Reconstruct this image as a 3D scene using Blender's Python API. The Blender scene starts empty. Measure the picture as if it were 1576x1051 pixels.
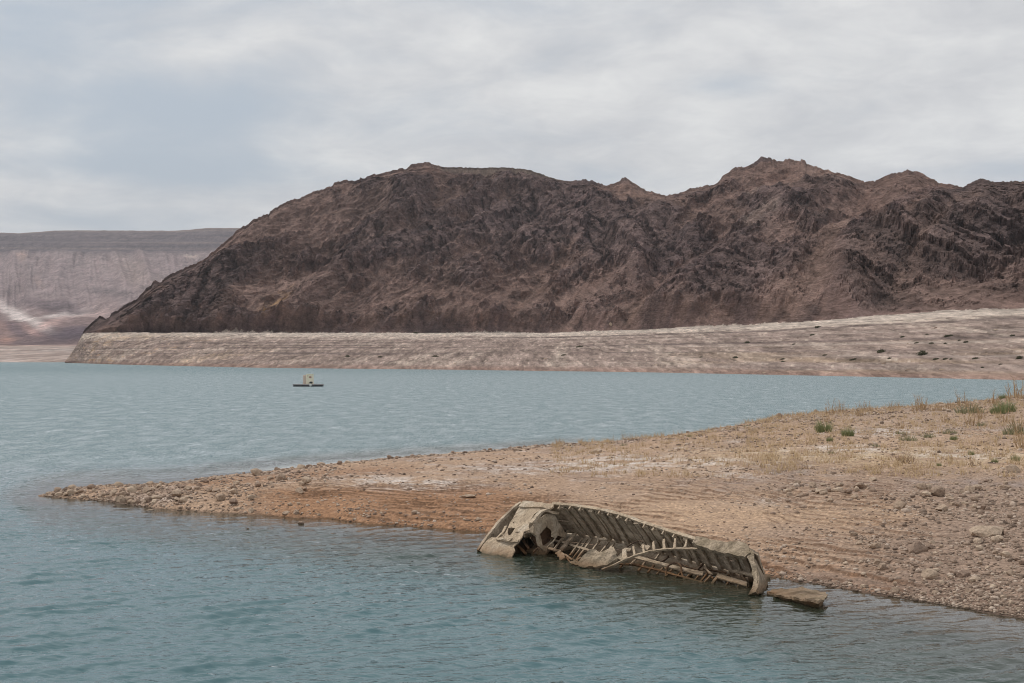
import bpy, bmesh, math, random
import numpy as np
from mathutils import Vector, Matrix
random.seed(7)
rng = np.random.default_rng(11)
scn = bpy.context.scene
col = scn.collection

# ------------------------------------------------------------------ camera
FPX, HZ, CAMH = 2190.0, 549.0, 6.0          # focal length and horizon row of the photograph in its pixels, eye height in metres
cam = bpy.data.cameras.new('camera')
cam.sensor_width = 36.0
cam.lens = 36.0 * FPX / 1576.0
cam.clip_start, cam.clip_end = 0.5, 40000.0
cam.shift_y = (HZ - 525.5) / 1576.0
cam_o = bpy.data.objects.new('camera', cam)
cam_o.location = (0, 0, CAMH)
cam_o.rotation_euler = (math.radians(90), 0, 0)
col.objects.link(cam_o)
scn.camera = cam_o
scn.cycles.use_adaptive_sampling = False
scn.cycles.pixel_filter_type = 'BLACKMAN_HARRIS'
scn.cycles.filter_width = 1.0

# ------------------------------------------------------------------ exposure
scn.view_settings.view_transform = 'Standard'
scn.view_settings.look = 'None'
scn.view_settings.exposure = 0.0
scn.view_settings.gamma = 1.0
scn.view_settings.use_curve_mapping = False

SUN_DIR = Vector((-0.52, 0.26, 0.82)).normalized()      # towards the sun
SUN_EL = math.asin(SUN_DIR.z)
SUN_AZ = math.atan2(SUN_DIR.x, SUN_DIR.y)

# ------------------------------------------------------------------ node helpers
class NT:
    def __init__(self, tree):
        self.t = tree
        self.n = tree.nodes
    def new(self, typ, inputs=None, **kw):
        nd = self.n.new(typ)
        for k, v in kw.items():
            setattr(nd, k, v)
        for k, v in (inputs or {}).items():
            self.set(nd, k, v)
        return nd
    def set(self, nd, k, v):
        s = nd.inputs[k]
        if isinstance(v, bpy.types.NodeSocket):
            self.t.links.new(v, s)
        elif isinstance(v, bpy.types.Node):
            self.t.links.new(v.outputs[0], s)
        else:
            if isinstance(v, (tuple, list)) and len(v) == 3 and s.type == 'RGBA':
                v = (*v, 1.0)
            s.default_value = v
    def math(self, op, a, b=0.0, c=None, clamp=False):
        nd = self.new('ShaderNodeMath', operation=op, use_clamp=clamp)
        self.set(nd, 0, a); self.set(nd, 1, b)
        if c is not None: self.set(nd, 2, c)
        return nd.outputs[0]
    def vmath(self, op, a, b=(0, 0, 0)):
        nd = self.new('ShaderNodeVectorMath', operation=op)
        self.set(nd, 0, a)
        if op == 'SCALE': self.set(nd, 'Scale', b)
        else: self.set(nd, 1, b)
        return nd
    def mix(self, f, a, b, blend='MIX'):
        nd = self.n.new('ShaderNodeMix'); nd.data_type = 'RGBA'; nd.blend_type = blend
        self.set(nd, 0, f); self.set(nd, 6, a); self.set(nd, 7, b)
        return nd.outputs[2]
    def ramp(self, f, stops, interp='LINEAR'):
        nd = self.n.new('ShaderNodeValToRGB'); nd.color_ramp.interpolation = interp
        e = nd.color_ramp.elements
        while len(e) < len(stops): e.new(0.5)
        for i, (p, c) in enumerate(stops):
            e[i].position = p
            if not isinstance(c, (tuple, list)): c = (c, c, c)
            e[i].color = (*c, 1.0)
        self.set(nd, 0, f)
        return nd.outputs[0]
    def noise(self, vec, scale, detail=4.0, rough=0.55, dist=0.0, out=0):
        nd = self.new('ShaderNodeTexNoise', {'Scale': scale, 'Detail': detail, 'Roughness': rough, 'Distortion': dist})
        if vec is not None: self.set(nd, 'Vector', vec)
        return nd.outputs[out]
    def mapping(self, vec, rot=(0, 0, 0), scale=(1, 1, 1), loc=(0, 0, 0)):
        return self.new('ShaderNodeMapping', {'Vector': vec, 'Rotation': rot, 'Scale': scale, 'Location': loc}).outputs[0]
    def smooth(self, v, lo, hi):
        nd = self.new('ShaderNodeMapRange', interpolation_type='SMOOTHSTEP')
        self.set(nd, 0, v); self.set(nd, 1, lo); self.set(nd, 2, hi)
        return nd.outputs[0]

def material(name):
    m = bpy.data.materials.new(name); m.use_nodes = True
    m.node_tree.nodes.clear()
    t = NT(m.node_tree)
    out = t.new('ShaderNodeOutputMaterial')
    return m, t, out

# ------------------------------------------------------------------ world: daylight sky under a thin, nearly closed cloud sheet
world = bpy.data.worlds.new('World'); scn.world = world
world.use_nodes = True
world.node_tree.nodes.clear()
w = NT(world.node_tree)
wo = w.new('ShaderNodeOutputWorld')
bg = w.new('ShaderNodeBackground', {'Strength': 0.1})
sky = w.new('ShaderNodeTexSky', sky_type='NISHITA')
sky.sun_disc = False
sky.sun_elevation = SUN_EL
sky.sun_rotation = SUN_AZ
sky.dust_density = 2.0
d = w.new('ShaderNodeTexCoord').outputs['Generated']
sx = w.new('ShaderNodeSeparateXYZ', {0: d})
zc = w.math('ADD', w.math('MAXIMUM', sx.outputs[2], 0.0), 0.24)
pl = w.new('ShaderNodeCombineXYZ', {0: w.math('DIVIDE', sx.outputs[0], zc), 1: w.math('DIVIDE', sx.outputs[1], zc), 2: 0.0}).outputs[0]
plr = w.mapping(pl, rot=(0, 0, math.radians(-9)), scale=(1.25, 1.35, 1.0), loc=(3.1, 1.7, 0))
big = w.noise(plr, 0.8, 4.0, 0.5, 0.5)
mid = w.noise(plr, 2.4, 8.0, 0.58, 0.35)
fine = w.noise(w.mapping(plr, loc=(9, 4, 2)), 6.5, 9.0, 0.62, 0.5)
# thinner places in the sheet, where the blue comes through
thin = None
def view_dir(px, py):
    v = Vector(((px - 788) / FPX, 1.0, -(py - HZ) / FPX)).normalized()
    return tuple(v)
for (px, py, sxp, syp, amp) in ((260, 205, 0.10, 0.042, 1.0), (150, 190, 0.07, 0.03, 0.45), (60, 340, 0.19, 0.016, 1.0), (300, 262, 0.16, 0.012, 0.8),
                                (1130, 130, 0.035, 0.010, 0.6), (950, 285, 0.09, 0.012, 0.8), (1530, 262, 0.10, 0.016, 0.75), (640, 190, 0.08, 0.014, 0.35),
                                (20, 30, 0.06, 0.03, 0.4)):
    c = view_dir(px, py)
    dx = w.math('DIVIDE', w.math('SUBTRACT', sx.outputs[0], c[0]), sxp)
    dz = w.math('DIVIDE', w.math('SUBTRACT', sx.outputs[2], c[2]), syp)
    r2 = w.math('ADD', w.math('MULTIPLY', dx, dx), w.math('MULTIPLY', dz, dz))
    g = w.math('MULTIPLY', w.math('EXPONENT', w.math('MULTIPLY', r2, -1.0)), amp)
    g = w.math('MULTIPLY', g, w.smooth(sx.outputs[1], 0.2, 0.6))
    thin = g if thin is None else w.math('ADD', thin, g)
gap = w.math('ADD', w.math('MULTIPLY', thin, 0.62), w.math('MULTIPLY', w.math('SUBTRACT', 0.50, big), 1.6))
gap = w.math('ADD', gap, w.math('MULTIPLY', w.math('SUBTRACT', 0.5, mid), 1.3))
gap = w.smooth(gap, 0.04, 0.95)
veil = w.math('ADD', w.math('MULTIPLY', mid, 0.62), w.math('MULTIPLY', fine, 0.38))
cloud = w.ramp(veil, [(0.32, (5.9, 6.0, 6.25)), (0.45, (6.9, 6.95, 7.1)), (0.55, (7.8, 7.82, 7.85)), (0.68, (9.0, 9.0, 8.85))])
blue = w.mix(0.10, (5.0, 5.7, 6.5), sky.outputs[0])
skycol = w.mix(gap, cloud, blue)
w.set(bg, 'Color', skycol)
w.set(wo, 'Surface', bg)

# ------------------------------------------------------------------ sun, veiled by the cloud sheet
sun = bpy.data.lights.new('sun', 'SUN')
sun.energy = 2.0
sun.angle = math.radians(10)
sun.color = (1.0, 0.95, 0.88)
sun_o = bpy.data.objects.new('sun', sun)
sun_o.rotation_euler = SUN_DIR.to_track_quat('Z', 'Y').to_euler()
sun_o.location = (-40, 30, 90)
col.objects.link(sun_o)

# ------------------------------------------------------------------ numpy noise
def _hash(ix, iy, iz, seed):
    h = (ix.astype(np.uint64) * np.uint64(374761393) + iy.astype(np.uint64) * np.uint64(668265263)
         + iz.astype(np.uint64) * np.uint64(2147483647) + np.uint64(seed * 1274126177 % (1 << 31)))
    h &= np.uint64(0xFFFFFFFF)
    h = ((h ^ (h >> np.uint64(13))) * np.uint64(1274126177)) & np.uint64(0xFFFFFFFF)
    h = ((h ^ (h >> np.uint64(16))) * np.uint64(2246822519)) & np.uint64(0xFFFFFFFF)
    return (h ^ (h >> np.uint64(15)))
_G = rng.normal(size=(256, 3)); _G /= np.linalg.norm(_G, axis=1)[:, None]
def perlin(x, y, z=None, seed=1):
    two = z is None
    fx, fy = np.floor(x), np.floor(y)
    ix, iy = fx.astype(np.int64) + 100000, fy.astype(np.int64) + 100000
    x = x - fx; y = y - fy
    u = x * x * x * (x * (x * 6 - 15) + 10); v = y * y * y * (y * (y * 6 - 15) + 10)
    if two:
        iz = np.full_like(ix, 77); z = np.zeros_like(x); zs = (0,)
    else:
        fz = np.floor(z); iz = fz.astype(np.int64) + 100000; z = z - fz
        wz = z * z * z * (z * (z * 6 - 15) + 10); zs = (0, 1)
    res = []
    for dz in zs:
        r = []
        for dy in (0, 1):
            q = []
            for dx in (0, 1):
                g = _G[(_hash(ix + dx, iy + dy, iz + dz, seed) & np.uint64(255)).astype(np.int64)]
                q.append(g[..., 0] * (x - dx) + g[..., 1] * (y - dy) + (0 if two else g[..., 2] * (z - dz)))
            r.append(q[0] + u * (q[1] - q[0]))
        res.append(r[0] + v * (r[1] - r[0]))
    return (res[0] if two else res[0] + wz * (res[1] - res[0])) * 1.5
def fbm(x, y, z=None, octv=4, gain=0.5, seed=1, ridged=False):
    s = 0; a = 1.0; tot = 0; f = 1.0
    for o in range(octv):
        p = perlin(x * f, y * f, None if z is None else z * f, seed + o * 13)
        if ridged: p = 1 - 2 * np.abs(p)
        s = s + a * p; tot += a; a *= gain; f *= 2.03
    return s / tot
def cells(x, y, seed=1, jit=.9):
    """fractured blocks: a random value per Voronoi cell and the distance to the cell's border"""
    fx, fy = np.floor(x).astype(np.int64), np.floor(y).astype(np.int64)
    d1 = np.full(x.shape, 9.0); d2 = np.full(x.shape, 9.0); val = np.zeros(x.shape)
    zz = np.full(x.shape, 5, dtype=np.int64)
    for dy in (-1, 0, 1):
        for dx in (-1, 0, 1):
            h = _hash(fx + dx + 100000, fy + dy + 100000, zz, seed)
            a = (h & np.uint64(1023)).astype(float) / 1023; b = ((h >> np.uint64(10)) & np.uint64(1023)).astype(float) / 1023; c = ((h >> np.uint64(20)) & np.uint64(1023)).astype(float) / 1023
            d = np.hypot(fx + dx + .5 + (a - .5) * jit - x, fy + dy + .5 + (b - .5) * jit - y)
            n = d < d1
            d2 = np.where(n, d1, np.minimum(d2, d)); val = np.where(n, c, val); d1 = np.where(n, d, d1)
    return val * 2 - 1, d2 - d1
def sstep(x, a, b):
    t = np.clip((x - a) / (b - a), 0, 1); return t * t * (3 - 2 * t)

# ------------------------------------------------------------------ mesh helpers
def tag(o, label=None, cat=None, group=None, kind=None):
    if label: o['label'] = label
    if cat: o['category'] = cat
    if group: o['group'] = group
    if kind: o['kind'] = kind
    return o
def grid_mesh(name, X, Y, Z, mat, attrs=None, smooth=True, colors=None):
    nr, nc = X.shape
    co = np.stack([X, Y, Z], -1).reshape(-1, 3).astype(np.float32)
    i = np.arange(nr * nc).reshape(nr, nc)
    f = np.stack([i[:-1, :-1], i[:-1, 1:], i[1:, 1:], i[1:, :-1]], -1).reshape(-1, 4)
    me = bpy.data.meshes.new(name)
    me.vertices.add(len(co)); me.vertices.foreach_set('co', co.ravel())
    me.loops.add(f.size); me.loops.foreach_set('vertex_index', f.ravel().astype(np.int32))
    me.polygons.add(len(f)); me.polygons.foreach_set('loop_start', (np.arange(len(f)) * 4).astype(np.int32))
    me.update(calc_edges=True)
    me.polygons.foreach_set('use_smooth', np.full(len(f), smooth))
    for k, v in (attrs or {}).items():
        at = me.attributes.new(k, 'FLOAT', 'POINT'); at.data.foreach_set('value', v.astype(np.float32).ravel())
    if colors is not None:
        at = me.attributes.new('tint', 'FLOAT_COLOR', 'POINT')
        c4 = np.concatenate([colors.reshape(-1, 3), np.ones((len(co), 1))], 1).astype(np.float32)
        at.data.foreach_set('color', c4.ravel())
    me.materials.append(mat)
    o = bpy.data.objects.new(name, me); col.objects.link(o)
    return o
def interp(px, pts, k=1):
    a = np.array(pts, float)
    return np.interp(px, a[:, 0], a[:, k])
def wsmooth(v, n):
    k = np.ones(n) / n
    return np.convolve(np.pad(v, n // 2, mode='edge'), k, mode='valid')[:len(v)]

# ================================================================== SHORE (the spit of dry lake bed)
NEAR = [(-600, 764), (65, 764), (100, 767), (150, 771), (200, 777), (240, 783), (300, 787), (370, 791), (500, 799), (600, 808), (700, 815), (740, 819),
        (900, 842), (1050, 866), (1180, 886), (1300, 907), (1420, 926), (1576, 952), (1800, 990), (2300, 1080), (3000, 1200)]
FAR = [(-600, 761, .0), (65, 761.5, .02), (100, 752, .1), (160, 747, .12), (240, 745, .12), (290, 740, .12), (330, 733, .12), (400, 726, .15), (450, 720, .15), (600, 705, .25), (760, 692, .35),
       (870, 683, .45), (960, 677, .6), (1050, 668, .85), (1130, 655, 1.1), (1200, 641, 1.35), (1300, 631, 1.6), (1400, 625, 1.8), (1500, 617, 2.0), (1576, 608, 2.3),
       (1800, 592, 2.9), (2300, 574, 3.6), (3000, 565, 4.0)]
def shore_base(X, Y):
    """height of the spit above the lake and the fields its colours hang on, at plan points"""
    px = 788 + FPX * X / np.maximum(Y, 1.0)
    yn = interp(px, NEAR); yf = interp(px, FAR); zf = interp(px, FAR, 2)
    yn = yn + 2.2 * perlin(px / 60, px * 0, seed=3) + 1.2 * perlin(px / 17, px * 0, seed=4)
    Dn = CAMH * FPX / (yn - HZ)
    yfj = yf + 0.8 * perlin(px / 25, px * 0, seed=5)
    Df = (CAMH - zf) * FPX / (yfj - HZ)
    Df = np.maximum(Df, Dn + 0.6)
    wdt = Df - Dn
    t = (Y - Dn) / wdt
    d = Y - Dn
    tip = sstep(px, 60, 300)
    bank = 0.13 + 0.25 * tip
    tc = np.clip(t, 0, 1)
    z = bank * (1 - np.exp(-np.maximum(d, 0) / (0.9 + 1.2 * sstep(px, 700, 1300)))) + np.maximum(zf - bank, 0) * tc ** 0.85
    z = z + 0.35 * tip * 4 * tc * (1 - tc) * sstep(px, 100, 600)
    z = np.where((zf < bank), z * (1 - (1 - zf / bank) * tc ** 3), z)
    low = np.where(d < 0, d * 0.11, 0)
    z = np.where(d < 0, low, z)
    z = np.where(t > 1, np.where(zf < bank, zf, z) - (Y - Df) * np.where(zf < .5, .12, .22) , z)
    z = z - np.maximum(60 - px, 0) * 0.02
    return np.maximum(z, -2.2), t, d, px

def shore_height(X, Y, detail=True):
    z, t, d, px = shore_base(X, Y)
    on = sstep(z, -0.05, 0.1)
    base = z.copy()
    rough = 0.5 + 0.5 * perlin(X / 3.1, Y / 3.1, seed=21)
    z = z + on * (0.09 * fbm(X / 2.4, Y / 2.4, octv=3, seed=9) + 0.05 * fbm(X / .7, Y / .9, octv=2, seed=12))
    # old strand lines: small steps that follow the contours
    tm = sstep(px, 330, 500) * (1 - sstep(px, 1330, 1560)) * sstep(z, 0.06, 0.14) * (1 - sstep(t, 0.26, 0.46))
    tm = tm * sstep(fbm(X / 5, Y / 5, octv=2, seed=31), -0.35, 0.15)
    per = np.where(px < 860, .55, .82)
    q = (d * (0.8 + .2 * sstep(px, 1000, 1300)) + 1.1 * fbm(X / 4.5, Y / 3.5, octv=3, seed=33) + .22 * fbm(X / .8, Y / .8, octv=2, seed=35)) / per
    fr = q - np.floor(q)
    z = z + tm * (sstep(fr, 0.76, 0.94) - fr) * np.where(px < 860, .085, .10) * (.45 + .9 * sstep(fbm(X / 2.2, Y / 1.4, octv=2, seed=37), -.4, .4))
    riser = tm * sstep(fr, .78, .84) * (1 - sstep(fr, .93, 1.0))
    if detail:
        gm = 0.45 + 0.55 * sstep(fbm(X / 4.0, Y / 6.0, octv=3, seed=41), -0.3, 0.35)
        gm = np.maximum(gm, sstep(px, 1180, 1400) * 0.8) * (1 - 0.75 * tm)
        z = z + on * gm * (0.040 * fbm(X / .26, Y / .30, octv=3, gain=.65, seed=43) + 0.07 * np.maximum(fbm(X / .42, Y / .5, octv=2, seed=47), 0) ** 1.2)
    return z, t, d, px, riser, tm

pxs = np.concatenate([np.linspace(-60, 40, 30)[:-1], np.linspace(40, 1640, 860), np.linspace(1640, 3000, 70)[1:]])
tr = np.concatenate([np.linspace(-0.5, 0, 60)[:-1], np.linspace(0, 1.0, 460), np.linspace(1.0, 1.5, 50)[1:]])
yn = interp(pxs, NEAR); yf = interp(pxs, FAR); zf = interp(pxs, FAR, 2)
Dn = CAMH * FPX / (yn + 3 - HZ); Df = np.maximum((CAMH - zf) * FPX / (yf - HZ), Dn + 1.5)
T = tr[:, None]; Dn_, Df_ = Dn[None, :], Df[None, :]
mid_ = 1.0 / (1 / Dn_ + (1 / Df_ - 1 / Dn_) * np.clip(T, 0, 1))
Yg = np.where(T < 0, Dn_ + T * 24, np.where(T > 1, Df_ + (T - 1) * 60, mid_))
Yg = np.maximum(Yg, 4.0)
Xg = (pxs[None, :] - 788) / FPX * Yg
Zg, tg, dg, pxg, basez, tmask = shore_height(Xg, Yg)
py_ = HZ + FPX * (CAMH - Zg) / Yg                       # used only to lay the colour zones out along the beach
def blob(cx, cy, sx_, sy_, nz=0.0):
    return np.exp(-(((pxg - cx) / sx_) ** 2 + ((py_ - cy) / sy_) ** 2))
C = lambda *a: np.array(a)
n1 = fbm(Xg / 5, Yg / 9, octv=4, seed=51); n2 = fbm(Xg / 1.1, Yg / 1.5, octv=4, seed=53); n3 = fbm(Xg / .3, Yg / .35, octv=3, gain=.65, seed=55)
tint = np.broadcast_to(C(.42, .30, .215), Xg.shape + (3,)).copy()
def lay(mask, c):
    global tint
    m = np.clip(mask, 0, 1)[..., None]; tint = tint * (1 - m) + np.array(c) * m
lay(0.75 * sstep(n1 + 0.4 * n2, -0.15, 0.45), (.31, .235, .195))                                     # gravelly pinkish grey
lay(sstep(pxg, 1180, 1420) * sstep(py_ + 25 * n1, 700, 790) * 0.8, (.29, .215, .172))
lay(0.75 * np.exp(-((py_ - 742 + 22 * n1) / 17) ** 2) * sstep(pxg, 900, 1150) * sstep(n2, -.5, .5), (.25, .205, .19))
lay(0.8 * np.exp(-((py_ - 702 + 10 * n1) / 15) ** 2) * sstep(pxg, 950, 1200) * sstep(n2, -.35, .2), (.50, .385, .25))  # straw-coloured silt
lay(0.75 * np.exp(-((py_ - 790 + 10 * n1) / 26) ** 2) * sstep(pxg, 860, 1000) * (1 - sstep(pxg, 1330, 1500)) * sstep(n2, -.5, .1), (.47, .335, .23))
bankm = (1 - sstep(tg + .05 * n2, .20, .30)) * sstep(pxg, 330, 460) * (1 - sstep(pxg, 745, 900))
lay(0.95 * bankm * sstep(n2 + .3, -.4, .1), (.33, .19, .11))                                      # rust-coloured clay bank
lay(0.8 * np.exp(-((py_ - interp(pxg, [(260, 748), (480, 730), (620, 722)])) / 7) ** 2) * sstep(pxg, 250, 330) * (1 - sstep(pxg, 560, 700)), (.33, .20, .125))
lay(0.8 * (1 - sstep(dg, 0.5, 2.6 + 1.2 * n2)) * sstep(pxg, 860, 1100), (.26, .185, .145))             # dark wet gravel by the water
lay(0.7 * (1 - sstep(dg, 0.8, 4.0)) * sstep(pxg, 950, 1150) * (1 - sstep(pxg, 1300, 1420)) * sstep(n2, -.1, .4), (.36, .2, .11))
salt = sstep(n2 + .25 * n3 + .25 * n1, .12, .5)
for (cx, cy, sx_, sy_, a_) in ((640, 745, 75, 9, 1), (950, 712, 90, 12, .95), (1090, 712, 70, 8, .6), (560, 738, 50, 6, .6), (800, 722, 120, 8, .45), (1370, 665, 60, 7, .9), (1300, 690, 70, 6, .8), (1480, 700, 70, 7, .7), (1180, 770, 60, 8, .4), (1140, 732, 60, 7, .6), (240, 768, 60, 6, .3)):
    lay(a_ * blob(cx, cy, sx_, sy_) * sstep(n2 + .3 * n3, -.25, .25), (.62, .585, .56))
lay(0.35 * salt * sstep(tg, .15, .4), (.60, .55, .52))
lay(0.55 * sstep(py_, 670, 640) * sstep(pxg, 1150, 1250), (.36, .27, .21))
lay(0.5 * sstep(n3 - .2 * n2, .12, .5), (.24, .18, .15))
lay(.85 * basez * sstep(n3 + n2, -.7, .1), (.16, .095, .06))                                                  # darker brown along the risers of the little scarps
wet = 1 - sstep(Zg + .02 * n3, 0.005, 0.07)
tint *= (1 - 0.5 * wet)[..., None]                                                                     # waterlogged rim
tint *= (1 + .26 * n3 + .18 * n2)[..., None]
tint *= (1 - .5 * (1 - sstep(Zg, -.25, -.02)))[..., None]                                              # slimy silt under water
tint = np.clip(tint * np.array([1.0, .965, .935]), .02, .8)

def dirt_material():
    m, t, out = material('lake_bed_dirt')
    pos = t.new('ShaderNodeNewGeometry').outputs['Position']
    base = t.new('ShaderNodeAttribute', attribute_name='tint').outputs['Color']
    f1 = t.noise(pos, 9.0, 6, 0.7); f2 = t.noise(pos, 38.0, 4, 0.65)
    v = t.new('ShaderNodeTexVoronoi', {'Vector': pos, 'Scale': 11.0}, feature='F1')
    sp = t.ramp(t.new('ShaderNodeSeparateColor', {0: v.outputs['Color']}).outputs[0], [(0, .62), (.5, .95), (.85, 1.12), (1, 1.5)])
    c = t.mix(0.75, base, sp, 'MULTIPLY')
    c = t.mix(0.8, c, t.ramp(f1, [(.3, .68), (.5, 1.0), (.72, 1.34)]), 'MULTIPLY')
    c = t.mix(0.8, c, t.ramp(f2, [(.3, .74), (.5, 1.0), (.7, 1.26)]), 'MULTIPLY')
    h = t.math('ADD', t.math('MULTIPLY', f1, 0.05), t.math('MULTIPLY', f2, 0.018))
    h = t.math('SUBTRACT', h, t.math('MULTIPLY', v.outputs['Distance'], 0.035))
    bmp = t.new('ShaderNodeBump', {'Height': h, 'Strength': 0.9, 'Distance': 1.0})
    b = t.new('ShaderNodeBsdfPrincipled', {'Base Color': c, 'Roughness': 0.93, 'Normal': bmp})
    b.inputs['Specular IOR Level'].default_value = 0.2
    t.set(out, 'Surface', b)
    return m
M_DIRT = dirt_material()
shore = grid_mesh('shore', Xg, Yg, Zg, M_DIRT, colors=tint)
tag(shore, kind='structure', label='spit of dry pinkish tan lake bed running out into the lake')

# ================================================================== LAKE
def lake_material():
    m, t, out = material('lake_water')
    pos = t.new('ShaderNodeNewGeometry').outputs['Position']
    depth = t.new('ShaderNodeAttribute', attribute_name='depth').outputs['Fac']
    calm = t.new('ShaderNodeAttribute', attribute_name='calm').outputs['Fac']
    open_ = t.smooth(t.new('ShaderNodeSeparateXYZ', {0: pos}).outputs[1], 36.0, 95.0)
    rot = t.mapping(pos, rot=(0, 0, math.radians(-38)), scale=(0.36, 1.0, 1.0))
    rot2 = t.mapping(pos, rot=(0, 0, math.radians(-8)), scale=(0.5, 1.0, 1.0))
    rot3 = t.mapping(pos, rot=(0, 0, math.radians(-62)), scale=(0.6, 1.0, 1.0))
    a = t.noise(rot, 1.15, 3, 0.5, 0.3)
    b = t.noise(rot2, 3.4, 3, 0.55, 0.25)
    c = t.noise(rot3, 2.3, 2, 0.5, 0.2)
    e = t.noise(rot2, 9.0, 2, 0.5)
    gust = t.noise(t.mapping(pos, rot=(0, 0, math.radians(-20)), scale=(.35, 1, 1)), 0.09, 3, 0.5)
    gl = t.noise(t.mapping(pos, scale=(.25, 1, 1)), 0.018, 3, 0.5)
    h = t.math('ADD', t.math('MULTIPLY', a, 0.15), t.math('MULTIPLY', b, 0.14))
    h = t.math('ADD', h, t.math('ADD', t.math('MULTIPLY', c, 0.12), t.math('MULTIPLY', e, 0.03)))
    amp = t.math('MULTIPLY', t.ramp(gust, [(.3, .6), (.7, 1.25)]), t.ramp(gl, [(.35, .95), (.65, 1.05)]))
    yy = t.new('ShaderNodeSeparateXYZ', {0: pos}).outputs[1]
    speck = t.noise(t.mapping(pos, rot=(0, 0, math.radians(-4)), scale=(.6, .2, 1)), 1.0, 5, .8)
    amp = t.math('ADD', t.math('MULTIPLY', amp, t.math('SUBTRACT', 1.0, open_)), t.math('MULTIPLY', open_, t.ramp(speck, [(.38, .32), (.5, .60), (.62, 1.1)])))
    amp = t.math('MULTIPLY', amp, t.math('ADD', 1.0, t.math('MULTIPLY', t.smooth(yy, 380, 720), .9)))
    amp = t.math('MULTIPLY', amp, t.math('SUBTRACT', 1.0, t.math('MULTIPLY', calm, 0.75)))
    far_ = t.noise(t.mapping(pos, rot=(0, 0, math.radians(-12)), scale=(.45, 1, 1)), .55, 5, .7)
    h = t.math('ADD', h, t.math('MULTIPLY', t.math('MULTIPLY', far_, open_), .55))
    h = t.math('MULTIPLY', h, t.math('MULTIPLY', amp, t.math('ADD', .38, t.math('MULTIPLY', open_, .30))))
    bmp = t.new('ShaderNodeBump', {'Height': h, 'Strength': 1.0, 'Distance': 1.0})
    op = t.smooth(depth, 0.0, 1.9)
    body = t.ramp(op, [(0, (.10, .075, .045)), (.10, (.03, .036, .024)), (.50, (.03, .055, .047)), (.8, (.048, .108, .118)), (1, (.060, .127, .142))])
    dif = t.new('ShaderNodeBsdfDiffuse', {'Color': body})
    tr_ = t.new('ShaderNodeBsdfTransparent', {'Color': (.75, .82, .78)})
    under = t.new('ShaderNodeMixShader', {0: t.ramp(op, [(0, .15), (.05, .7), (.2, 1)])})
    t.set(under, 1, tr_); t.set(under, 2, dif)
    gls = t.new('ShaderNodeBsdfGlossy', {'Color': (.96, .98, 1.0), 'Roughness': t.math('ADD', t.math('SUBTRACT', 0.10, t.math('MULTIPLY', calm, .06)), t.math('MULTIPLY', open_, 0.22)), 'Normal': bmp})
    fr = t.new('ShaderNodeFresnel', {'IOR': 1.333, 'Normal': bmp})
    s = t.new('ShaderNodeMixShader', {0: fr})
    t.set(s, 1, under); t.set(s, 2, gls)
    t.set(out, 'Surface', s)
    return m
lp = np.concatenate([np.linspace(-2600, -40, 60)[:-1], np.linspace(-40, 1620, 860), np.linspace(1620, 4200, 80)[1:]])
rn = CAMH * FPX
ly = np.concatenate([np.geomspace(3, 24, 12)[:-1], rn / np.concatenate([np.linspace(rn / 24, 205, 290)[:-1], np.linspace(205, 100, 60)[:-1], np.linspace(100, 8, 60)]), np.geomspace(rn / 8, 9000, 14)[1:]])
LX = (lp[None, :] - 788) / FPX * ly[:, None]; LY = np.broadcast_to(ly[:, None], LX.shape).copy()
zs_, _t, _d, _px, _b, _m = shore_height(LX, LY, detail=False)
ldep = np.where(LY < 400, -zs_, 5.0)
calm = np.exp(-(np.maximum(-zs_, 0) / 0.62) ** 1.5) * (LY < 400)
calm = np.maximum(calm, sstep(ldep, 2.0, .2) * 0.5 * (LY < 400))
# wind waves long enough to have a shape of their own near the spit
LZ = np.zeros_like(LX); wr = np.random.default_rng(5)
for _ in range(64):
    lam = math.exp(wr.uniform(math.log(.26), math.log(1.3))); th = math.radians(128 + wr.normal(0, 26 if lam < .6 else 11))
    kk = 2 * math.pi / lam; am = .0052 * lam * wr.uniform(.5, 1.4)
    LZ += am * np.sin(kk * (LX * math.cos(th) + LY * math.sin(th)) + 1.4 * perlin(LX / 6, LY / 6, seed=int(lam * 100)) + wr.uniform(0, 6.28))
grp = .65 + .7 * sstep(fbm(LX / 5, LY / 3, octv=3, seed=401), -.35, .45)
LZ = LZ * grp * (1 - .75 * np.clip(calm, 0, 1)) * (1 - sstep(LY, 58, 110))
lake = grid_mesh('lake', LX, LY, LZ, lake_material(), attrs={'depth': ldep, 'calm': calm})
tag(lake, kind='structure', label='rippled teal grey lake')

# ================================================================== MOUNTAIN
RIDGE = [(100, 566), (106, 556), (112, 545), (118, 531), (124, 520), (130, 507), (140, 498), (153, 487), (163, 491), (185, 478), (207, 466), (232, 443), (238, 434), (247, 436), (262, 426), (285, 414), (311, 402),
         (335, 384), (352, 368), (372, 352), (390, 340), (415, 328), (432, 315), (447, 309), (470, 303), (497, 291), (522, 281), (560, 278), (575, 270), (600, 266), (625, 262), (635, 255), (652, 253), (665, 256), (700, 257), (740, 258), (780, 257), (815, 261),
         (845, 272), (880, 282), (900, 283), (910, 281), (925, 285), (945, 285), (955, 278), (962, 275), (970, 280), (985, 289), (1010, 300), (1035, 305), (1050, 299), (1065, 291), (1080, 289), (1100, 289), (1112, 275), (1128, 263),
         (1150, 259), (1170, 248), (1185, 247), (1200, 249), (1215, 245), (1235, 247), (1262, 258), (1300, 270), (1325, 283), (1340, 284), (1360, 276), (1385, 268), (1400, 266), (1415, 268), (1430, 276), (1455, 283), (1485, 290), (1500, 281), (1512, 278), (1530, 284), (1560, 281), (1576, 281),
         (1640, 278), (1750, 262), (1900, 285), (2100, 300), (2500, 330)]
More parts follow.
